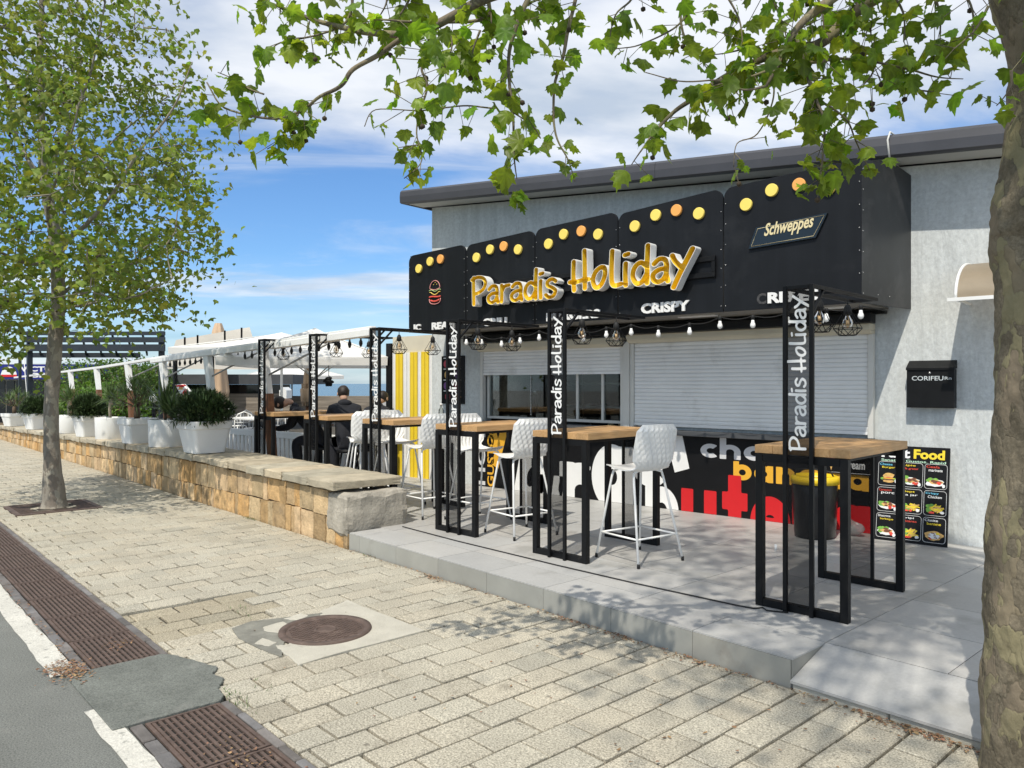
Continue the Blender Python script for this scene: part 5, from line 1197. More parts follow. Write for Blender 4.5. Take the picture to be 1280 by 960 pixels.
# right half
A1 = limb([(1305, -60, 3.15), (1180, -70, 3.1), (1100, -35, 3.05), (1040, 0, 3.0), (993, 42, 3.0), (976, 76, 3.0), (959, 110, 3.0)], .030, .006); leafy(A1[16:], .045, (.042, .075), (1, 3), .07)
A2 = limb([(1300, -30, 3.2), (1180, -40, 3.2), (1082, 8, 3.2), (1027, 55, 3.2), (985, 63, 3.2), (909, 97, 3.2), (858, 131, 3.2), (824, 160, 3.2), (790, 207, 3.2)], .034, .002); leafy(A2[12:], .035, (.045, .08), (1, 3), .055)
b = limb([(959, 110, 3.0), (930, 114, 3.0), (900, 104, 3.0), (850, 104, 3.0), (806, 92, 3.0)], .005, .002)
b = limb([(993, 42, 3.0), (1005, 80, 3.0), (1018, 122, 2.95), (1031, 160, 2.95), (1027, 211, 2.95), (1022, 236, 2.95)], .010, .002); leafy(b, .018, (.045, .08), (1, 3), .06)
b = limb([(1027, 130, 3.0), (1055, 150, 3.0), (1069, 177, 3.0), (1086, 215, 3.0)], .005, .002); leafy(b, .028, (.04, .07), (1, 3), .045)
b = limb([(1005, 80, 3.0), (1060, 76, 3.1), (1128, 86, 3.1), (1170, 98, 3.1), (1204, 101, 3.1)], .007, .002); leafy(b, .035, (.045, .08), (1, 3), .055, .1)
b = limb([(1128, 86, 3.1), (1140, 110, 3.1), (1165, 118, 3.1)], .004, .002); leafy(b, .03, (.05, .08), (1, 3), .04)
b = limb([(968, 100, 3.05), (966, 130, 3.05), (947, 169, 3.05), (921, 181, 3.05), (917, 211, 3.05)], .004, .0015); leafy(b, .05, (.03, .055), (1, 2), .03, .3)
b = limb([(880, -40, 3.2), (854, 0, 3.2), (854, 42, 3.2), (870, 66, 3.2), (883, 88, 3.2)], .008, .002); leafy(b, .05, (.045, .075), (1, 2), .05, .5)
b = limb([(860, 20, 3.2), (841, 38, 3.2), (800, 58, 3.2), (765, 64, 3.2)], .005, .002); leafy(b, .06, (.04, .075), (1, 2), .04)
b = limb([(800, -40, 3.2), (790, 0, 3.2), (770, 20, 3.2), (762, 52, 3.2)], .006, .002); leafy(b, .045, (.05, .085), (1, 3), .05)
for (x0, y0, x1, y1, d) in ((900, -20, 930, 70, 3.1), (950, -20, 985, 60, 3.2), (1010, -20, 1030, 50, 3.1), (1060, -10, 1090, 60, 3.2), (1110, -20, 1130, 55, 3.05), (1160, -20, 1175, 60, 3.1), (1200, -20, 1215, 50, 3.0), (1235, 10, 1190, 65, 2.9), (1265, 90, 1246, 135, 3.0), (960, 90, 890, 110, 3.1), (900, 100, 910, 128, 3.1), (1010, 100, 1060, 125, 3.1), (940, 60, 890, 70, 3.15), (1090, 70, 1075, 115, 3.1), (600, -20, 610, 60, 3.2), (690, -10, 640, 15, 3.1), (330, -20, 350, 20, 3.4), (480, -20, 470, 30, 3.3)):
    b = limb([(x0, y0, d), ((x0 + x1) / 2 + 8, (y0 + y1) / 2, d), (x1, y1, d)], .006, .002); leafy(b, .030, (.04, .072), (1, 3), .07)
# unseen leaf clumps above and behind the view, placed to dapple the terrace
hub = at(1300, -110, dT)
def shade_of(p):                                     # where this point's shadow lands on the ground
    t = (p.z - .1) / SUN.z; return project(p - SUN * t)
cnt = 0; tries = 0; high = []
while cnt < 420 and tries < 40000:
    tries += 1
    # a ground point to be shaded, carried back towards the sun to clump height
    gx_, gy_ = rnd.uniform(4.6, 10.5), rnd.uniform(-6.2, -.5); s = project((gx_, gy_, .1))
    if not s: continue
    soft = noise.noise(Vector((gx_ * 1.1, gy_ * 1.1, 2.0)))
    onT = gy_ > -4.25
    keep = (.72 if s[0] > 940 else .55 if s[0] > 790 + 60 * soft else 0.0) if onT else (.42 if s[0] > 860 else .16 if s[0] > 720 else 0.0)
    if s[0] > 1000 and s[1] > 860: keep = .35
    if soft < -.12: keep *= .25
    if rnd.random() > keep: continue
    z = rnd.uniform(8, 13); p = Vector((gx_, gy_, .1)) + SUN * ((z - .1) / SUN.z)
    q2 = project(p)
    if q2 and q2[1] > -60 and -200 < q2[0] < 1500: continue
    a = hub + Vector((0, -.4, 1.0 + 2.5 * rnd.random()))
    if rnd.random() < .16: mb.tube([a, a.lerp(p, .5) + Vector((0, 0, .2)), p], [.03, .016, .004], 5, cap=False)
    for _ in range(rnd.randint(10, 18)): high.append((p + Vector((rnd.gauss(0, .17), rnd.gauss(0, .17), rnd.gauss(0, .14))), rnd.uniform(.055, .095)))
    cnt += 1
mb.build('trunk', M_bark, rt_)
leaves(crown, 'crown', M_leaf, rt_, LEAF_OUT, .65, 1.4, 9, True)
leaves(high, 'shade_crown', M_leaf, rt_, LEAF_LOW, .7, 1.3, 10)
for b in nballs[:60]: MB().ico((0, 0, 0), .012, 1).build('seed_ball', M_ball, rt_, loc=b)

# ================================================================== POTTED PLANTS ON THE WALL
def blade(mb, p, d, L_, w_, droop, n=5):
    d = Vector(d).normalized(); x = d.cross(Vector((0, 0, 1)));
    if x.length < .05: x = Vector((1, 0, 0))
    x.normalize(); vs = []; q = Vector(p); dd = d.copy()
    for i in range(n):
        t = i / (n - 1); ww = w_ * (.55 + 1.2 * t * (1 - t) * 2) * (1 - t) ** .35 if i < n - 1 else 0.001
        vs += [q + x * ww / 2, q - x * ww / 2]; q = q + dd * L_ / (n - 1); dd = (dd + Vector((0, 0, -droop / (n - 1)))).normalized()
    mb.add(vs, [(2 * i, 2 * i + 1, 2 * i + 3, 2 * i + 2) for i in range(n - 1)])
def juniper(mb, c, rx, rz, n, sq=1.0):
    for _ in range(n):
        while True:
            v = Vector((random.uniform(-1, 1), random.uniform(-1, 1), random.uniform(-.35, 1)))
            if v.length < 1: break
        if v.length < .3: continue
        lump = 1 + .30 * noise.noise(v.normalized() * 2.3 + Vector(c))
        p = Vector((c[0] + v.x * rx * lump, c[1] + v.y * rx * sq * lump, c[2] + v.z * rz * lump)); k = random.uniform(.55, 1.35); mb.col = (k, k, k * .9)
        d = (v.normalized() + Vector((random.gauss(0, .5), random.gauss(0, .5), random.gauss(.25, .4)))).normalized()
        for _j in range(3): blade(mb, p, d + Vector((random.gauss(0, .35), random.gauss(0, .35), random.gauss(0, .35))), random.uniform(.06, .12), .018, .2, 3)
def pot_round(r, h): return [(0, 0), (r * .94, 0), (r * .95, .004), (r, h - .01), (r * .995, h), (r * .94, h), (r * .93, h - .05), (0, h - .05)]
def pot_square(mb, w0, w1, h):
    prof = [(w0, 0), (w0 + (w1 - w0) * .72, h * .74), (w1 * .985, h * .76), (w1 * 1.01, h), (w1 * .9, h), (w1 * .88, h - .06)]
    rings = []
    for w_, z in prof:
        r = w_ * .22; ring = []
        for sx, sy, t0 in ((1, 1, 0), (-1, 1, 1), (-1, -1, 2), (1, -1, 3)):
            for t in np.linspace(0, math.pi / 2, 5): ring.append((sx * (w_ - r) + r * math.cos(t0 * math.pi / 2 + t), sy * (w_ - r) + r * math.sin(t0 * math.pi / 2 + t), z))
        rings.append(ring)
    n = len(rings[0]); vs = [p for r in rings for p in r]; fs = [(i * n + j, i * n + (j + 1) % n, (i + 1) * n + (j + 1) % n, (i + 1) * n + j) for i in range(len(rings) - 1) for j in range(n)]
    fs += [tuple(range(n - 1, -1, -1)), tuple(range((len(rings) - 1) * n, len(rings) * n))]
    mb.add(vs, fs)
def planter(px, py, half, h, kind, plant, label, rz=0):
    # the pot's foot stands on the coping where the photo shows it
    best = None; vc = -3.13 + half * (.74 if kind == 'square' else .95)
    for k in range(600):
        u = 2 - k * .03; x, y = sw(u, vc); p = project((x, y, wall_top(u)))
        if best is None or abs(p[0] - px) < best[0]: best = (abs(p[0] - px), u)
    u = best[1]; x, y = sw(u, vc); z = wall_top(u) + .004
    t = thing('potted_plant', label, 'potted plant', (x, y, z), -SA + rz, 'white planters in a row on the stone wall')
    mb = MB()
    if kind == 'round': mb.lathe(pot_round(half, h), n=36)
    else: pot_square(mb, half * .72, half, h)
    pot = mb.build('pot', M_pot, t, bevel=.004 if kind != 'round' else 0)
    mb = MB(); mb.lathe([(half * .86, h - .045), (half * .4, h - .03), (0, h - .025)], n=20); mb.build('soil', M_soil, t)
    mb = MB(); st = MB()
    if plant == 'juniper':
        juniper(mb, (0, 0, h + .09), half * 1.30, .30, 2600); st.tube([(0, 0, h - .05), (.02, 0, h + .2)], .02); m_ = M_conif
        mb.build('foliage', M_conif, t); st.build('stem', M_twig, t)
    elif plant == 'yucca':
        for s_, (bx, by, hh) in enumerate(((-.05, 0, .18), (.10, .04, .12))):
            st.tube([(bx, by, h - .05), (bx * 1.3, by, h + hh)], .022)
            for _ in range(75):
                a = random.uniform(0, 6.28); e = random.uniform(.15, 1.5); k = random.uniform(.6, 1.3); mb.col = (k, k, k); blade(mb, (bx * 1.3, by, h + hh - random.uniform(0, .10)), (math.cos(a) * math.cos(e), math.sin(a) * math.cos(e), math.sin(e)), random.uniform(.35, .62), .035, .45)
        mb.build('foliage', M_yucca, t); st.build('stem', M_twig, t)
    elif plant == 'palm':
        st.tube([(0, 0, h - .05), (.01, 0, h + .12), (0, 0, h + .20)], [.05, .055, .04])
        for _ in range(34):
            a = random.uniform(0, 6.28); e = random.uniform(.1, 1.4); d = Vector((math.cos(a) * math.cos(e), math.sin(a) * math.cos(e), math.sin(e))); L_ = random.uniform(.22, .42); p0 = Vector((0, 0, h + .19)); p1 = p0 + d * L_
            st.tube([p0, p1], .006, 5)
            for _j in range(11):
                k = random.uniform(.7, 1.4); mb.col = (k, k, k * .9); blade(mb, p1, d * 1.1 + Vector((random.gauss(0, .55), random.gauss(0, .55), random.gauss(0, .55))), random.uniform(.16, .30), .018, .5, 4)
        mb.build('foliage', M_yucca, t); st.build('stem', M_twig, t)
    elif plant == 'tall':
        st.tube([(0, 0, h - .05), (-.05, 0, h + .2), (-.02, 0, h + .36)], [.03, .025, .02]); st.tube([(-.05, 0, h + .15), (.12, 0, h + .35)], .018)
        for bx, bz in ((-.02, h + .36), (.12, h + .35)):
            for _ in range(80):
                a = random.uniform(0, 6.28); e = random.uniform(-.3, 1.5); k = random.uniform(.7, 1.5); mb.col = (k, k, k * .9); blade(mb, (bx, 0, bz), (math.cos(a) * math.cos(e), math.sin(a) * math.cos(e), math.sin(e)), random.uniform(.22, .42), .022, .6)
        mb.build('foliage', M_yucca, t); st.build('stem', mat('pale_stem', (.42, .36, .26), .8), t)
    return t, pot
planter(255, 573, .30, .455, 'square', 'juniper', 'square white planter with dark spreading juniper, nearest the picket fence', R(4))
t_, p_ = planter(208, 566, .275, .43, 'round', 'yucca', 'round white planter with faint printing and an upright yucca, next to the nearest juniper')
mb = MB(); mb2 = []
for k, wtxt in enumerate(('FLOWERING', 'planter')):
    V, Fc = text_geo(wtxt, .0, .0); V = fit(V, .16 - .06 * k, .018)
    mb.add([(-.275 * 1.003 * math.sin(.62 - a / .275), -.275 * 1.003 * math.cos(.62 - a / .275), .30 - .03 * k + b) for a, b, c in V], Fc)
mb.build('lettering', M_grey, p_)
planter(171, 559, .25, .43, 'square', 'palm', 'square white planter with a bushy fan palm, between two round white pots', R(8))
planter(138, 552, .27, .41, 'round', 'tall', 'round white planter with a pale forked stem and spiky heads')
planter(111, 547, .25, .43, 'square', 'juniper', 'tapering square white planter with juniper, just beyond the forked pale stem', R(10))
planter(86, 543, .28, .40, 'round', 'tall', 'round white planter partly hidden behind the young plane tree trunk')
planter(46, 539, .26, .40, 'square', 'juniper', 'square white planter with dark shrub below the navy pergola post', R(15))
planter(8, 536, .26, .36, 'square', 'palm', 'farthest planter on the wall, with a stocky palm', R(15))

# ================================================================== AWNING RAIL ON TILTED POSTS
rail = thing('awning_rail', 'long white awning rail on leaning white and brown posts behind the planters', 'awning frame', (0, 0, 0), -SA)
VR = -2.12
mb = MB(); P = [(-21, VR, 1.84), (-10.2, VR, 2.02), (-5.3, VR, 2.16), (-1.3, VR, 2.235), (.2, VR, 2.27), (1.75, VR, 2.30)]
for a, b in zip(P, P[1:]): mb.bar(a, b, .075, .055)
for (a, b) in (((-1.0, VR - .002, 2.19), (1.72, VR - .002, 2.255)), ((-6.4, VR - .002, 2.09), (-1.1, VR - .002, 2.205))): mb.bar(a, b, .11, .085)
mb.build('rail', M_white, rail, bevel=.006)
def rz_(u): 
    for a, b in zip(P, P[1:]):
        if a[0] <= u <= b[0]: return a[2] + (b[2] - a[2]) * (u - a[0]) / (b[0] - a[0])
    return 2
for u in (-1.36, -3.55, -5.85, -8.1, -10.6, -13.2):
    z = rz_(u) - .03; mb = MB(); mb.prism([(u - .10, VR - .04, z), (u + .13, VR - .04, z), (u + .30, VR - .04, 1.50), (u + .14, VR - .04, 1.50)], (0, .08, 0)); mb.prism([(u - .10, VR - .041, z), (u + .32, VR - .041, z), (u + .32, VR - .041, z - .05), (u - .08, VR - .041, z - .07)], (0, .082, 0)) if False else None
    p = mb.build('post', M_white, rail)
    mb = MB(); mb.prism([(u + .13, VR - .045, 1.498), (u + .31, VR - .045, 1.498), (u + .50, VR - .045, .16), (u + .36, VR - .045, .16)], (0, .09, 0)); mb.build('timber_foot', M_brown, p)
for u in (-1.36, -3.55, -5.85, -8.1): MB().tube([(u + .15, VR, 1.75), (u + 1.7, VR + .25, rz_(u + 1.7) - .05)], .014, 6).build('brace', M_grey, rail)
mb = MB()
for i in range(30):
    u = -6.3 + i * .27; z = rz_(min(u, 1.7)) - .10; b_ = MB(); b_.lathe([(0, .07), (.010, .07), (.012, .0), (.022, -.02), (.024, -.05), (.012, -.085), (0, -.09)], (u, VR + .12, z), 8); b_.build('bulb', M_dark, rail)
mb.tube([(-6.3 + i * .27, VR + .12, rz_(min(-6.3 + i * .27, 1.7)) - .03) for i in range(30)], .006, 5); mb.build('bulb_cable', M_dark, rail)

# ================================================================== PICKET FENCE
fA, fB = sw(-5.15, -1.38), sw(-.40, -.60); fl_ = math.hypot(fB[0] - fA[0], fB[1] - fA[1])
pf = thing('picket_fence', 'low pale grey picket fence behind the far bar tables', 'fence', (*fA, .161), math.atan2(fB[1] - fA[1], fB[0] - fA[0]))
x = .05; k = 0
while x < fl_ - .08: MB().box(x, x + .072, -.012, .012, .03, .525).build('picket', M_white, pf); x += .125
mb = MB(); mb.box(0, fl_, -.026, .026, .53, .645); mb.build('top_rail', M_white, pf, bevel=.004)
MB().box(0, fl_, .013, .035, .09, .15).build('lower_rail', M_white, pf)
for u in (-.06, fl_ * .36, fl_ * .69, fl_ + .0): MB().box(u, u + .10, -.07, -.027 if False else .07, 0, .68).build('fence_post', M_white, pf, bevel=.004)

# ================================================================== BACKGROUND
def gp(px, d, z=.16):
    p = at(px, 481, d); return Vector((p.x, p.y, z))
RX = Vector((math.cos(YAW), math.sin(YAW), 0)); RY = Vector((-math.sin(YAW), math.cos(YAW), 0))
# beach terrace floor beyond the fence
# white pavilion canopy with dark posts
pa = thing('pavilion_canopy', 'off-white canvas pavilion with thin dark posts behind the junipers', 'canopy')
A_, B_, C2, D2_ = at(220, 427, 19), at(312, 411, 18.8), at(330, 464, 25), at(206, 463, 25.3)
mb = MB(); mb.smooth = False
n = 8; vs = []
for i in range(n + 1):
    for j in range(n + 1):
        p = A_.lerp(B_, i / n).lerp(D2_.lerp(C2, i / n), j / n); p.z -= .12 * math.sin(math.pi * j / n) * (.6 + .4 * math.sin(i * 1.5)); vs.append(p)
mb.smooth = True; mb.add(vs, [(i * (n + 1) + j, i * (n + 1) + j + 1, (i + 1) * (n + 1) + j + 1, (i + 1) * (n + 1) + j) for i in range(n) for j in range(n)])
mb.build('canvas', M_canvp, pa)
mb = MB()
for px, d in ((231, 18.9), (247, 18.9), (281, 18.75), (302, 18.7)): mb.bar(at(px, 446, d + .3), at(px, 424 - (px - 231) * .17, d), .045, .045)
mb.build('strut', M_black, pa)
for px, d in ((219, 21), (265, 21)): MB().bar(gp(px, d), at(px, 447, d), .09, .09).build('post', M_black, pa)
MB().bar(at(224, 446, 19.25), at(312, 446, 19.1), .04, .04).build('edge_tube', M_white, pa)
def parasol(name, label, px, d, ztop, zeave, half, m, rz):
    c = gp(px, d); t = thing(name, label, 'parasol', c, rz)
    mb = MB(); n = 6; top = (0, 0, ztop - c.z); cs = [(-half, -half), (half, -half), (half, half), (-half, half)]
    ze = zeave - c.z
    for k in range(4):
        a, b = cs[k], cs[(k + 1) % 4]; vs = []
        for i in range(n + 1):
            t_ = i / n
            for j in range(n + 1):
                s = j / n; x = (a[0] * (1 - s) + b[0] * s) * t_; y = (a[1] * (1 - s) + b[1] * s) * t_; vs.append((x, y, top[2] + (ze - top[2]) * t_ - .10 * half * math.sin(math.pi * t_) * .3 - .04 * half * t_ * math.sin(math.pi * s)))
        mb.add(vs, [(i * (n + 1) + j, i * (n + 1) + j + 1, (i + 1) * (n + 1) + j + 1, (i + 1) * (n + 1) + j) for i in range(n) for j in range(n)])
        mb.add([(a[0], a[1], ze - .005), (b[0], b[1], ze - .005), (b[0] * .995, b[1] * .995, ze - .14), (a[0] * .995, a[1] * .995, ze - .14)], [(0, 1, 2, 3)])
    mb.build('canopy', m, t)
    mb = MB(); mb.tube([(0, 0, 0), (0, 0, ztop - c.z - .02)], .03, 8)
    for x, y in cs: mb.tube([(0, 0, ztop - c.z - .03), (x, y, ze - .01)], .012, 5); mb.tube([(0, 0, ze - .35), (x * .5, y * .5, (ztop - c.z + ze) / 2 - .06)], .012, 5)
    mb.build('pole', M_white, t); return t
parasol('parasol', 'big bright white square parasol above the black-clad guests', 394, 13.6, 2.64, 2.08, 1.36, M_canvas, YAW + R(6))
parasol('parasol', 'white parasol behind the farther gantry with cream valance', 352, 17.5, 2.82, 2.42, 1.7, M_canvas, YAW + R(-14))
parasol('parasol', 'distant white round-topped parasol beside the dark beach bar roof', 365, 30, 2.55, 1.95, 1.6, M_canvas, YAW + R(30))
def folded(px, d, ztop, zbot, r, label):
    c = gp(px, d); t = thing('folded_parasol', label, 'parasol', c)
    mb = MB(); prof = [(.30, ztop), (.55, ztop - .28), (.75, ztop - .8), (.85, (ztop + zbot) / 2), (.70, (ztop + zbot) / 2 - .08), (1.0, zbot + .25), (.9, zbot), (.2, zbot)]; n = 24; vs = []
    for i, (q, z) in enumerate(prof):
        for j in range(n): a = 2 * math.pi * j / n; rr = r * q * (1 + .16 * math.cos(6 * a + .3 * i)); vs.append((rr * math.cos(a), rr * math.sin(a), z - c.z))
    mb.smooth = True; mb.add(vs, [(i * n + j, i * n + (j + 1) % n, (i + 1) * n + (j + 1) % n, (i + 1) * n + j) for i in range(len(prof) - 1) for j in range(n)]); mb.build('folded_canvas', M_canvb, t)
    mb = MB(); mb.tube([(0, 0, 0), (0, 0, zbot - c.z + .1)], .03, 8); mb.build('pole', M_brown, t)
folded(273, 26.5, 3.74, 1.12, .33, 'folded beige parasol tied in the middle, standing behind the pavilion')
folded(384, 15, 2.0, 1.28, .12, 'folded beige parasol behind the man bending over his table')
# dark navy pergola
pg = thing('pergola', 'dark navy slatted pergola frame rising behind the potted palms', 'pergola')
dP = 24.0
for px in (37, 202): MB().bar(gp(px, dP), at(px, 416, dP), .14, .14).build('post', M_navy, pg)
MB().bar(gp(25, dP - 1), at(25, 441, dP - 1), .07, .07).build('post', M_navy, pg)
mb = MB()
def rail_px(x0, x1, ya, yb, d0, d1):
    a, b = at(x0, (ya + yb) / 2, d0), at(x1, (ya + yb) / 2, d1); mb.bar(a, b, .09, (yb - ya) / FPX * (d0 + d1) / 2)
for ya, yb in ((416.5, 421), (423.5, 430), (432.5, 441)): rail_px(31, 206, ya, yb, dP - .12, dP - .12)
rail_px(76, 175, 443, 449, dP + 2.2, dP + 2.2); rail_px(31, 76, 443, 449, dP + 2.2, dP + 2.2)
for k in range(9): 
    px = 45 + k * 19; mb.bar(at(px, 418.5, dP), at(px + 6, 445, dP + 2.2), .05, .10)
mb.build('slat', M_navy, pg)
mb = MB(); mb.tube([at(29, 440, dP - .6), at(34, 500, dP - .6), at(35, 528, dP - .6)], .012, 6); tag(mb.build('leaning_pole', M_white), 'thin white pole leaning against the dark pergola post', 'pole')
# blue-signed shop at the far left
sh = thing('far_shop', 'distant single-storey shop with blue lettered sign band and dark windows', 'shop')
dS = 30; O = gp(-60, dS, 0)
def SH(px, py, off=0): return at(px, py, dS - off)
mb = MB(); mb.prism([SH(-90, 534), SH(136, 534), SH(136, 457), SH(-90, 457)], RY * 6); mb.build('wall', M_conc, sh)
mb = MB(); mb.prism([SH(-90, 476, .3), SH(134, 476, .3), SH(134, 457.5, .3), SH(-90, 457.5, .3)], RY * .28); sg = mb.build('sign_band', M_blue, sh)
for a, b in ((-40, 6), (8, 18), (20, 33), (36, 54), (57, 96), (99, 130)): MB().prism([SH(a, 530, .05), SH(b, 530, .05), SH(b, 478, .05), SH(a, 478, .05)], RY * .04).build('window', M_dglass, sh)
mb = MB()
def pxtext(mb, s, x0, x1, y0, y1, off, bold=.04):
    V, Fc = text_geo(s, .0, bold); w_ = (x1 - x0) / FPX * dS; h_ = (y1 - y0) / FPX * dS; V = fit(V, w_, h_)
    mb.add(put(V, SH(x0, y1, off), RX, FZ, -RY), Fc)
pxtext(mb, 'VICTORIA', 25, 88, 460, 466.5, .31); pxtext(mb, 'GRILL', 36, 80, 468, 474, .31)
ring = [SH(11, 473, .31) + RX * .32 * math.cos(t) + Vector((0, 0, .40 * math.sin(t))) for t in np.linspace(0, math.pi, 16)]; mb.poly(ring)
mb.build('lettering', M_wtext, sg)
mb = MB(); mb.prism([SH(1.5, 473.2, .315), SH(21, 473.2, .315), SH(21, 470.3, .315), SH(1.5, 470.3, .315)], -RY * .004); mb.build('badge_band', M_red, sg)
# beach bar with flat dark roof, plank base
bb = thing('beach_bar', 'low beach bar with flat dark grey roof and dark window strip behind the parasols', 'beach bar')
dB = 27
def BB(px, py, d=dB): return at(px, py, d)
mb = MB(); mb.prism([BB(186, 482.5), BB(366, 482.5), BB(366, 470), BB(186, 470)], RY * 5); mb.build('roof', M_dgrey, bb)
mb = MB(); mb.prism([BB(190, 494, dB + .4), BB(362, 494, dB + .4), BB(362, 482.7, dB + .4), BB(190, 482.7, dB + .4)], RY * .1); mb.build('window', M_dglass, bb)
mb = MB(); mb.prism([BB(190, 520, dB + .3), BB(362, 520, dB + .3), BB(362, 494, dB + .3), BB(190, 494, dB + .3)], RY * .2); mb.build('plank_base', M_plank, bb)
mb = MB(); mb.prism([BB(470, 520, dB + 2), BB(362, 520, dB + 2), BB(362, 497, dB + 2), BB(470, 497, dB + 2)], RY * .2); tag(mb.build('plank_wall', M_plank), 'weathered plank windbreak on the beach behind the seated guests', 'windbreak')
hut = thing('lifeguard_hut', 'small white beach hut with dark window near the folded parasol', 'hut')
mb = MB(); mb.prism([BB(349, 500, 24), BB(358, 500, 24), BB(358, 490, 24), BB(354, 486, 24), BB(349, 490, 24)], RY * .6); mb.build('wall', M_white, hut)
mb = MB(); mb.prism([BB(350, 496, 23.98), BB(352.5, 496, 23.98), BB(352.5, 492, 23.98), BB(350, 492, 23.98)], RY * .01); mb.build('window', M_dglass, hut)
# tilted advertising board and globe lamp
ab = thing('tilted_board', 'white tilted picture board with red printing beyond the yucca pot', 'board')
mb = MB(); q = [at(219, 483, 15), at(231, 482, 15), at(247, 500, 14.8), at(229, 501, 14.8)]; mb.prism(q, RY * .03); b_ = mb.build('board', M_white, ab)
mb = MB()
for k in range(5):
    a = random.uniform(.2, .8); b = .2 + .14 * k; p = q[0].lerp(q[1], a).lerp(q[3].lerp(q[2], a), b) - RY * .004; mb.cur = k % 3; mb.disc(p, RX, FZ, .05, n=8)
mb.cur = 0; mb.prism([q[0].lerp(q[3], .03) - RY * .003, q[1].lerp(q[2], .03) - RY * .003, q[1].lerp(q[2], .14) - RY * .003, q[0].lerp(q[3], .14) - RY * .003], -RY * .002); mb.build('print', [M_red, M_bun, M_pink], b_)
mb = MB(); mb.bar(gp(233, 14.9), at(233, 500, 14.9), .05, .05); mb.build('leg', M_white, ab)
gl = thing('globe_lamp', 'white globe lamp on a dark post between the palms', 'lamp', gp(192, 14))
z_ = at(192, 500, 14).z - .16
mb = MB(); mb.ico((0, 0, z_), .075, 3); mb.build('globe', M_opal, gl); mb = MB(); mb.tube([(0, 0, 0), (0, 0, z_ - .07)], .03, 8); mb.build('post', M_black, gl)
# white cafe chairs and tables out on the promenade
def cafe_chair(lab, p, rz):
    t = thing('cafe_chair', lab, 'chair', p, rz, 'white cafe chairs beyond the picket fence')
    mb = MB(); mb.lathe([(0, .44), (.2, .44), (.21, .455), (0, .46)], n=14); mb.build('seat', M_white, t)
    for x, y in ((-.15, -.15), (.15, -.15), (-.15, .15), (.15, .15)):
        mb = MB(); mb.tube([(x, y, .44), (x * 1.25, y * 1.25, 0)], .014, 6); mb.build('leg', M_white, t)
    mb = MB(); mb.tube([(-.19, .12, .45), (-.20, .19, .66), (-.14, .21, .80), (0, .215, .86), (.14, .21, .80), (.20, .19, .66), (.19, .12, .45)], .016, 6)
    mb.tube([(-.1, .2, .46), (-.08, .21, .8)], .008, 5); mb.tube([(.1, .2, .46), (.08, .21, .8)], .008, 5); mb.tube([(-.19, .18, .62), (.19, .18, .62)], .008, 5); mb.build('backrest', M_white, t); return t
cc = None
for k, (px, d, lab) in enumerate(((285, 16.0, 'white wire-backed cafe chair just beyond the near picket fence'), (303, 16.6, 'white wire-backed cafe chair second from the juniper planter'), (316, 17.6, 'white wire-backed cafe chair below the plank base of the beach bar'), (345, 15.5, 'white wire-backed cafe chair seen between the gantry posts'), (296, 18.6, 'farthest white wire-backed cafe chair beyond the fence'))):
    p = gp(px, d, .165 if False else .16)
    if cc is None: cc = cafe_chair(lab, p, random.uniform(0, 6)); 
    else: dup(cc, p, random.uniform(0, 6), lab)
for k, (px, d, lab) in enumerate(((322, 16.4, 'white cafe table beyond the picket fence'), (360, 17, 'long white table near the bending guest'))):
    t = thing('cafe_table', lab, 'table', gp(px, d), 0); mb = MB(); mb.box(-.55, .55, -.4, .4, .72, .75); mb.build('table_top', M_white, t); mb = MB(); mb.tube([(0, 0, 0), (0, 0, .72)], .035, 8); mb.lathe([(.25, 0), (.25, .02), (.03, .04)], n=16); mb.build('leg', M_grey, t)
# screen and pot hanging below the parasol
hp = thing('hanging_pot', 'dark hanging plant pot on a cord under the white parasol', 'hanging pot', at(411, 478, 12.4))
mb = MB(); mb.tube([(0, 0, .03), (0, 0, .34)], .006, 5); mb.build('cord', M_dark, hp)
mb = MB(); mb.lathe([(0, -.09), (.05, -.09), (.065, .0), (.06, .01), (0, .01)], n=12)
for _ in range(30): mb.ico((random.gauss(0, .03), random.gauss(0, .03), random.uniform(-.02, .06)), .022, 1)
mb.build('pot', M_conif, hp)
# bushes behind the planters
def bush(px, d, r, h, lab, n=2600, seed=3):
    c = gp(px, d, .1); t = thing('bush', lab, 'bush', c); rr = random.Random(seed); it = []
    mbq = MB(); 
    for _ in range(16):
        a = rr.uniform(0, 6.28); mbq.tube([(0, 0, 0), (.3 * r * math.cos(a), .3 * r * math.sin(a), h * .5), (.7 * r * math.cos(a), .7 * r * math.sin(a), h * rr.uniform(.6, .95))], [.04, .02, .008], 5)
    mbq.build('trunk', M_twig, t)
    for _ in range(n // 14):
        while True:
            v = Vector((rr.uniform(-1, 1), rr.uniform(-1, 1), rr.uniform(-1, 1)))
            if .35 < v.length < 1: break
        p = Vector((v.x * r, v.y * r, h * .55 + v.z * h * .45))
        for _k in range(14): it.append((p + Vector((rr.gauss(0, .14), rr.gauss(0, .14), rr.gauss(0, .12))), rr.uniform(.05, .10)))
    leaves(it, 'crown', M_bush, t, LEAF_LOW, .6, 1.4, seed)
bush(118, 27, 1.6, 2.5, 'widest bright green bush under the dark pergola, nearer its thin pole', 3600, 3)
bush(160, 26, 1.4, 2.5, 'bright green bush under the dark pergola, behind the fan palm', 3200, 4)
bush(190, 26.5, .9, 2.4, 'loose green bush beside the pergola post next to the parasols', 1600, 5)
bush(100, 23, .8, 1.6, 'small green shrub behind the middle planters', 1500, 6)
bush(142, 22.5, .9, 1.65, 'leafy shrub behind the forked yucca pot', 1500, 8)

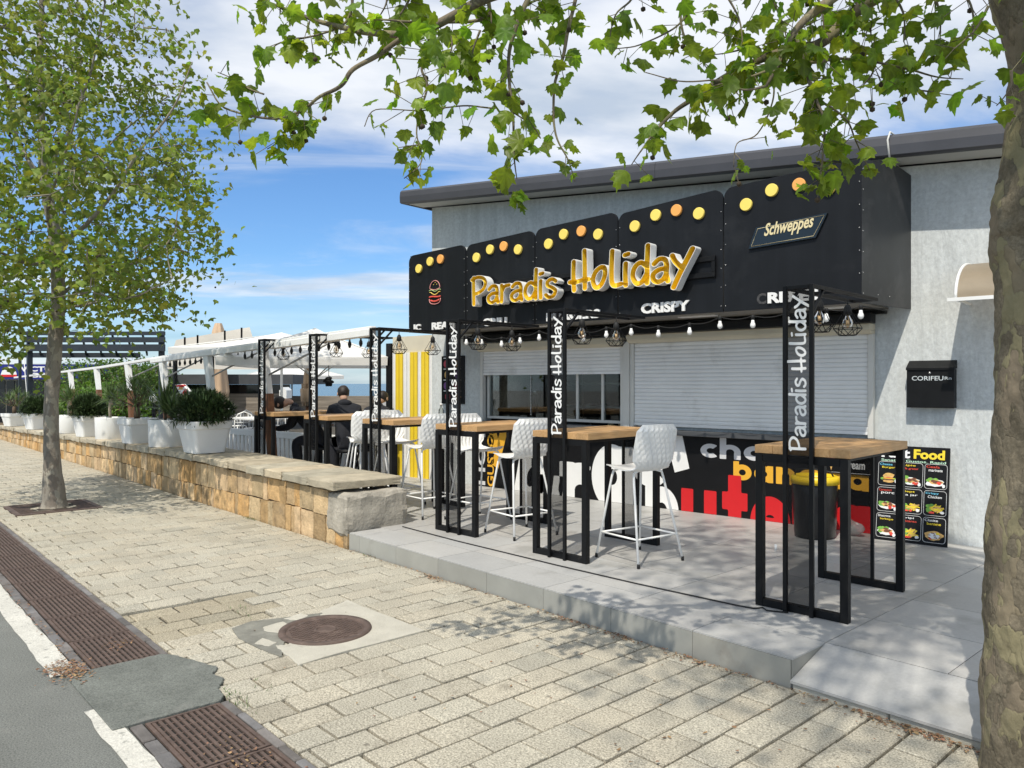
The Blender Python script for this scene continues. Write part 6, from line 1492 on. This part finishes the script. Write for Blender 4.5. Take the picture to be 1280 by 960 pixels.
# ================================================================== PEOPLE AT THE FAR TABLES
def skin_mesh(name, verts, edges, rads, m, parent, lv=2):
    me = bpy.data.meshes.new(name); me.from_pydata(verts, edges, []); o = bpy.data.objects.new(name, me); COL.objects.link(o); me.materials.append(m)
    md = o.modifiers.new('s', 'SKIN'); 
    lay = me.skin_vertices[0] if me.skin_vertices else None
    if lay is None:
        bm = bmesh.new(); bm.from_mesh(me); bm.verts.layers.skin.verify(); bm.to_mesh(me); bm.free(); lay = me.skin_vertices[0]
    for d, r in zip(lay.data, rads): d.radius = (r, r) if not isinstance(r, tuple) else r; d.use_root = False
    lay.data[0].use_root = True
    s = o.modifiers.new('u', 'SUBSURF'); s.levels = s.render_levels = lv; o.parent = parent
    return o
def person(label, loc, rz, lean, headtilt, arms=True):
    t = thing('person', label, 'person', loc, rz)
    L_ = lean; B = lambda y, z: (0, y, z)
    # seated on a bar stool, facing local -Y; hips at .80 above the floor
    hip = (0, 0, .83); ch = (0, -.12 - L_ * .5, 1.10 - L_ * .05); sh = (0, -.16 - L_, 1.32 - L_ * .25); nk = (0, -.19 - L_ * 1.15, 1.42 - L_ * .32)
    hd = (0, nk[1] - .04 - headtilt * .12, nk[2] + .13 - headtilt * .10)
    V = [hip, ch, sh, nk]; E = [(0, 1), (1, 2), (2, 3)]; Rd = [(.17, .13), (.165, .125), (.15, .11), .062]
    for s in (-1, 1):
        b = len(V); V += [(s * .19, sh[1], sh[2] - .02), (s * .25, sh[1] - .08, sh[2] - .25), (s * .16, sh[1] - .28, sh[2] - .27)]; E += [(2, b), (b, b + 1), (b + 1, b + 2)]; Rd += [.075, .056, .042]
        b = len(V); V += [(s * .10, -.02, .80), (s * .14, -.40, .80), (s * .13, -.36, .40), (s * .13, -.46, .36)]; E += [(0, b), (b, b + 1), (b + 1, b + 2), (b + 2, b + 3)]; Rd += [.10, .078, .055, .045]
    cl = skin_mesh('clothing', V, E, Rd, M_cloth, t)
    V = [nk, (nk[0], nk[1] - .01, nk[2] + .05), hd, (hd[0], hd[1] - .015, hd[2] + .07)]; E = [(0, 1), (1, 2), (2, 3)]; Rd = [.055, .056, (.078, .094), (.066, .080)]
    body = skin_mesh('body', V, E, Rd, M_skin, t)
    mb = MB()
    for s in (-1, 1): mb.ico((s * .033, hd[1] - .090, hd[2] + .018), .011, 1)
    mb.build('eyes', M_dark, body)
    mb = MB(); mb.ico((0, hd[1] - .098, hd[2] - .012), .016, 2, (.8, 1, 1.5)); mb.ico((-.082, hd[1] + .01, hd[2]), .022, 2, (.4, .8, 1.3)); mb.ico((.082, hd[1] + .01, hd[2]), .022, 2, (.4, .8, 1.3)); mb.build('nose_and_ears', M_skin, body)
    for s in (-1, 1):
        w_ = Vector((s * .16, sh[1] - .28, sh[2] - .27)); mb = MB(); mb.ico(w_ + Vector((-s * .02, -.05, 0)), .038, 2, (.9, 1.2, .5))
        for f in range(4): mb.tube([w_ + Vector((-s * .02 + (f - 1.5) * .018, -.08, .004)), w_ + Vector((-s * .02 + (f - 1.5) * .020, -.13 - .008 * (1.5 - abs(f - 1.5)), .0)), w_ + Vector((-s * .02 + (f - 1.5) * .020, -.155, -.018))], [.010, .009, .007], 6)
        mb.tube([w_ + Vector((-s * .045, -.03, 0)), w_ + Vector((-s * .075, -.07, 0))], [.011, .008], 6); mb.build('hand', M_skin, body)
    mb = MB(); mb.ico((hd[0], hd[1] + .018, hd[2] + .035), .098, 3, (.88, 1.02, 1.0)); mb.v = [p if not (p[1] < hd[1] - .055 and p[2] < hd[2] + .06) else (p[0], hd[1] - .05, p[2]) for p in mb.v]; mb.v = [tuple(Vector(p) + noise.noise_vector(Vector(p) * 30) * .010) for p in mb.v]; mb.build('hair', M_hair, t)
    mb = MB(); mb.ico((0, nk[1] + .055, nk[2] - .03), .10, 3, (1.05, .62, .62)); mb.v = [tuple(Vector(p) + noise.noise_vector(Vector(p) * 14) * .014) for p in mb.v]; mb.build('hood', M_cloth, t)
    return t
P2 = gp(436, 10.9, 0.0); person('person in a black hooded jacket seated with their back to us under the white parasol', P2, YAW + R(205), .10, .3)
P1 = gp(404, 11.6, -.02); person('person in black leaning far forward beyond the farther bar tables', P1, YAW - R(80), .24, 1.3)
P3 = gp(457, 11.8, -.06); person('person in black half hidden behind a lettered gantry, nearest the striped cladding', P3, YAW + R(150), .12, .5)
for k, (pp, lab) in enumerate(((P2, 'dark bench stool under the guest in the hooded jacket'), (P1, 'dark bench stool under the bending guest'), (P3, 'dark bench stool under the half hidden guest'))):
    t = thing('bench_stool', lab, 'stool', (pp.x, pp.y, .16)); h = .70 + pp.z - .16
    mb = MB(); mb.lathe([(0, h - .04), (.17, h - .04), (.17, h), (0, h)], n=18); mb.build('seat', M_black, t)
    for a in range(4):
        mb = MB(); mb.tube([(.10 * math.cos(a * 1.571 + .78), .10 * math.sin(a * 1.571 + .78), h - .04), (.18 * math.cos(a * 1.571 + .78), .18 * math.sin(a * 1.571 + .78), 0)], .014, 6); mb.build('leg', M_black, t)
# salt jar on the far table
bt = thing('bottle', 'small clear bottle standing on the bar table behind the wall end block', 'bottle', (*sw(2.20, -1.46), .161 + 1.0755))
mb = MB(); mb.lathe([(0, 0), (.028, 0), (.03, .01), (.03, .09), (.012, .12), (.012, .15), (0, .15)], n=14); mb.build('bottle_glass', glass('bottle_glass', (.8, .82, .8)), bt); mb = MB(); mb.lathe([(0, .15), (.014, .15), (.014, .17), (0, .17)], n=10); mb.build('cap', M_white, bt)

# ================================================================== LEAF LITTER
def litter(items, label):
    V = []; mb = MB()
    for (u, v, z, s) in items:
        x, y = sw(u, v); a = random.uniform(0, 6.28); k = random.uniform(.5, 1.5); mb.col = (k, k * random.uniform(.8, 1.1), k)
        pts = [(s * 1.0, 0), (s * .3, s * .5), (-s * .8, s * .25), (-s * .7, -s * .35), (s * .3, -s * .45)]
        mb.poly([(x + px * math.cos(a) - py * math.sin(a), y + px * math.sin(a) + py * math.cos(a), z + random.uniform(0, s * .6)) for px, py in pts])
    o = mb.build('leaf_litter', M_litter); o['kind'] = 'stuff'; o['label'] = label
it = []
for _ in range(520): it.append((random.uniform(2.9, 9.5), -3.10 - abs(random.gauss(0, .035)), .006, random.uniform(.004, .013)))
for c_ in (5.9, 6.35, 6.9, 8.0, 8.15, 4.3, 8.3):
    for _ in range(55): it.append((c_ + random.gauss(0, .10), -3.11 - abs(random.gauss(0, .04)), .006, random.uniform(.005, .016)))
for _ in range(420): it.append((4.62 + random.gauss(0, .10), -5.93 + random.gauss(0, .05), .014, random.uniform(.005, .014)))
for _ in range(160): it.append((random.uniform(2.0, 4.6), -5.87 + random.gauss(0, .02), .010, random.uniform(.004, .011)))
for _ in range(60): it.append((6.3 + random.gauss(0, .15), -5.60 + random.gauss(0, .06), .010, random.uniform(.005, .012)))
for _ in range(40): it.append((4.35 + random.gauss(0, .05), -5.58 + random.gauss(0, .06), .012, random.uniform(.005, .012)))
for _ in range(150): it.append((random.uniform(-2, 10), random.uniform(-5.3, -3.2), .008, random.uniform(.004, .015)))
for _ in range(60): it.append((random.uniform(6.4, 9.6), random.uniform(-4.6, -3.2), .008, random.uniform(.006, .016)))
for _ in range(200): it.append((random.uniform(-12, 2.7), -3.10 - abs(random.gauss(0, .03)), .006, random.uniform(.006, .016)))
litter(it, 'dry brown leaf bits blown along the kerb, gutter and pavers')
mb = MB()
for c_, v_, n_ in ((.55, -3.11, 120), (5.63, -5.36, 70), (5.66, -5.20, 25), (3.2, -3.10, 30), (4.15, -4.72, 35), (6.9, -5.37, 60), (-3.6, -3.1, 40)):
    for _ in range(n_):
        x, y = sw(c_ + random.gauss(0, .10), v_ + random.gauss(0, .022)); k = random.uniform(.6, 1.3); mb.col = (k, k, k); a = random.uniform(0, 6.28)
        blade(mb, (x, y, 0), (math.cos(a) * .6, math.sin(a) * .6, .8), random.uniform(.010, .028), .005, .8, 3)
o = mb.build('weeds', M_yucca); o['kind'] = 'stuff'; o['label'] = 'small green weeds in the paving joints'
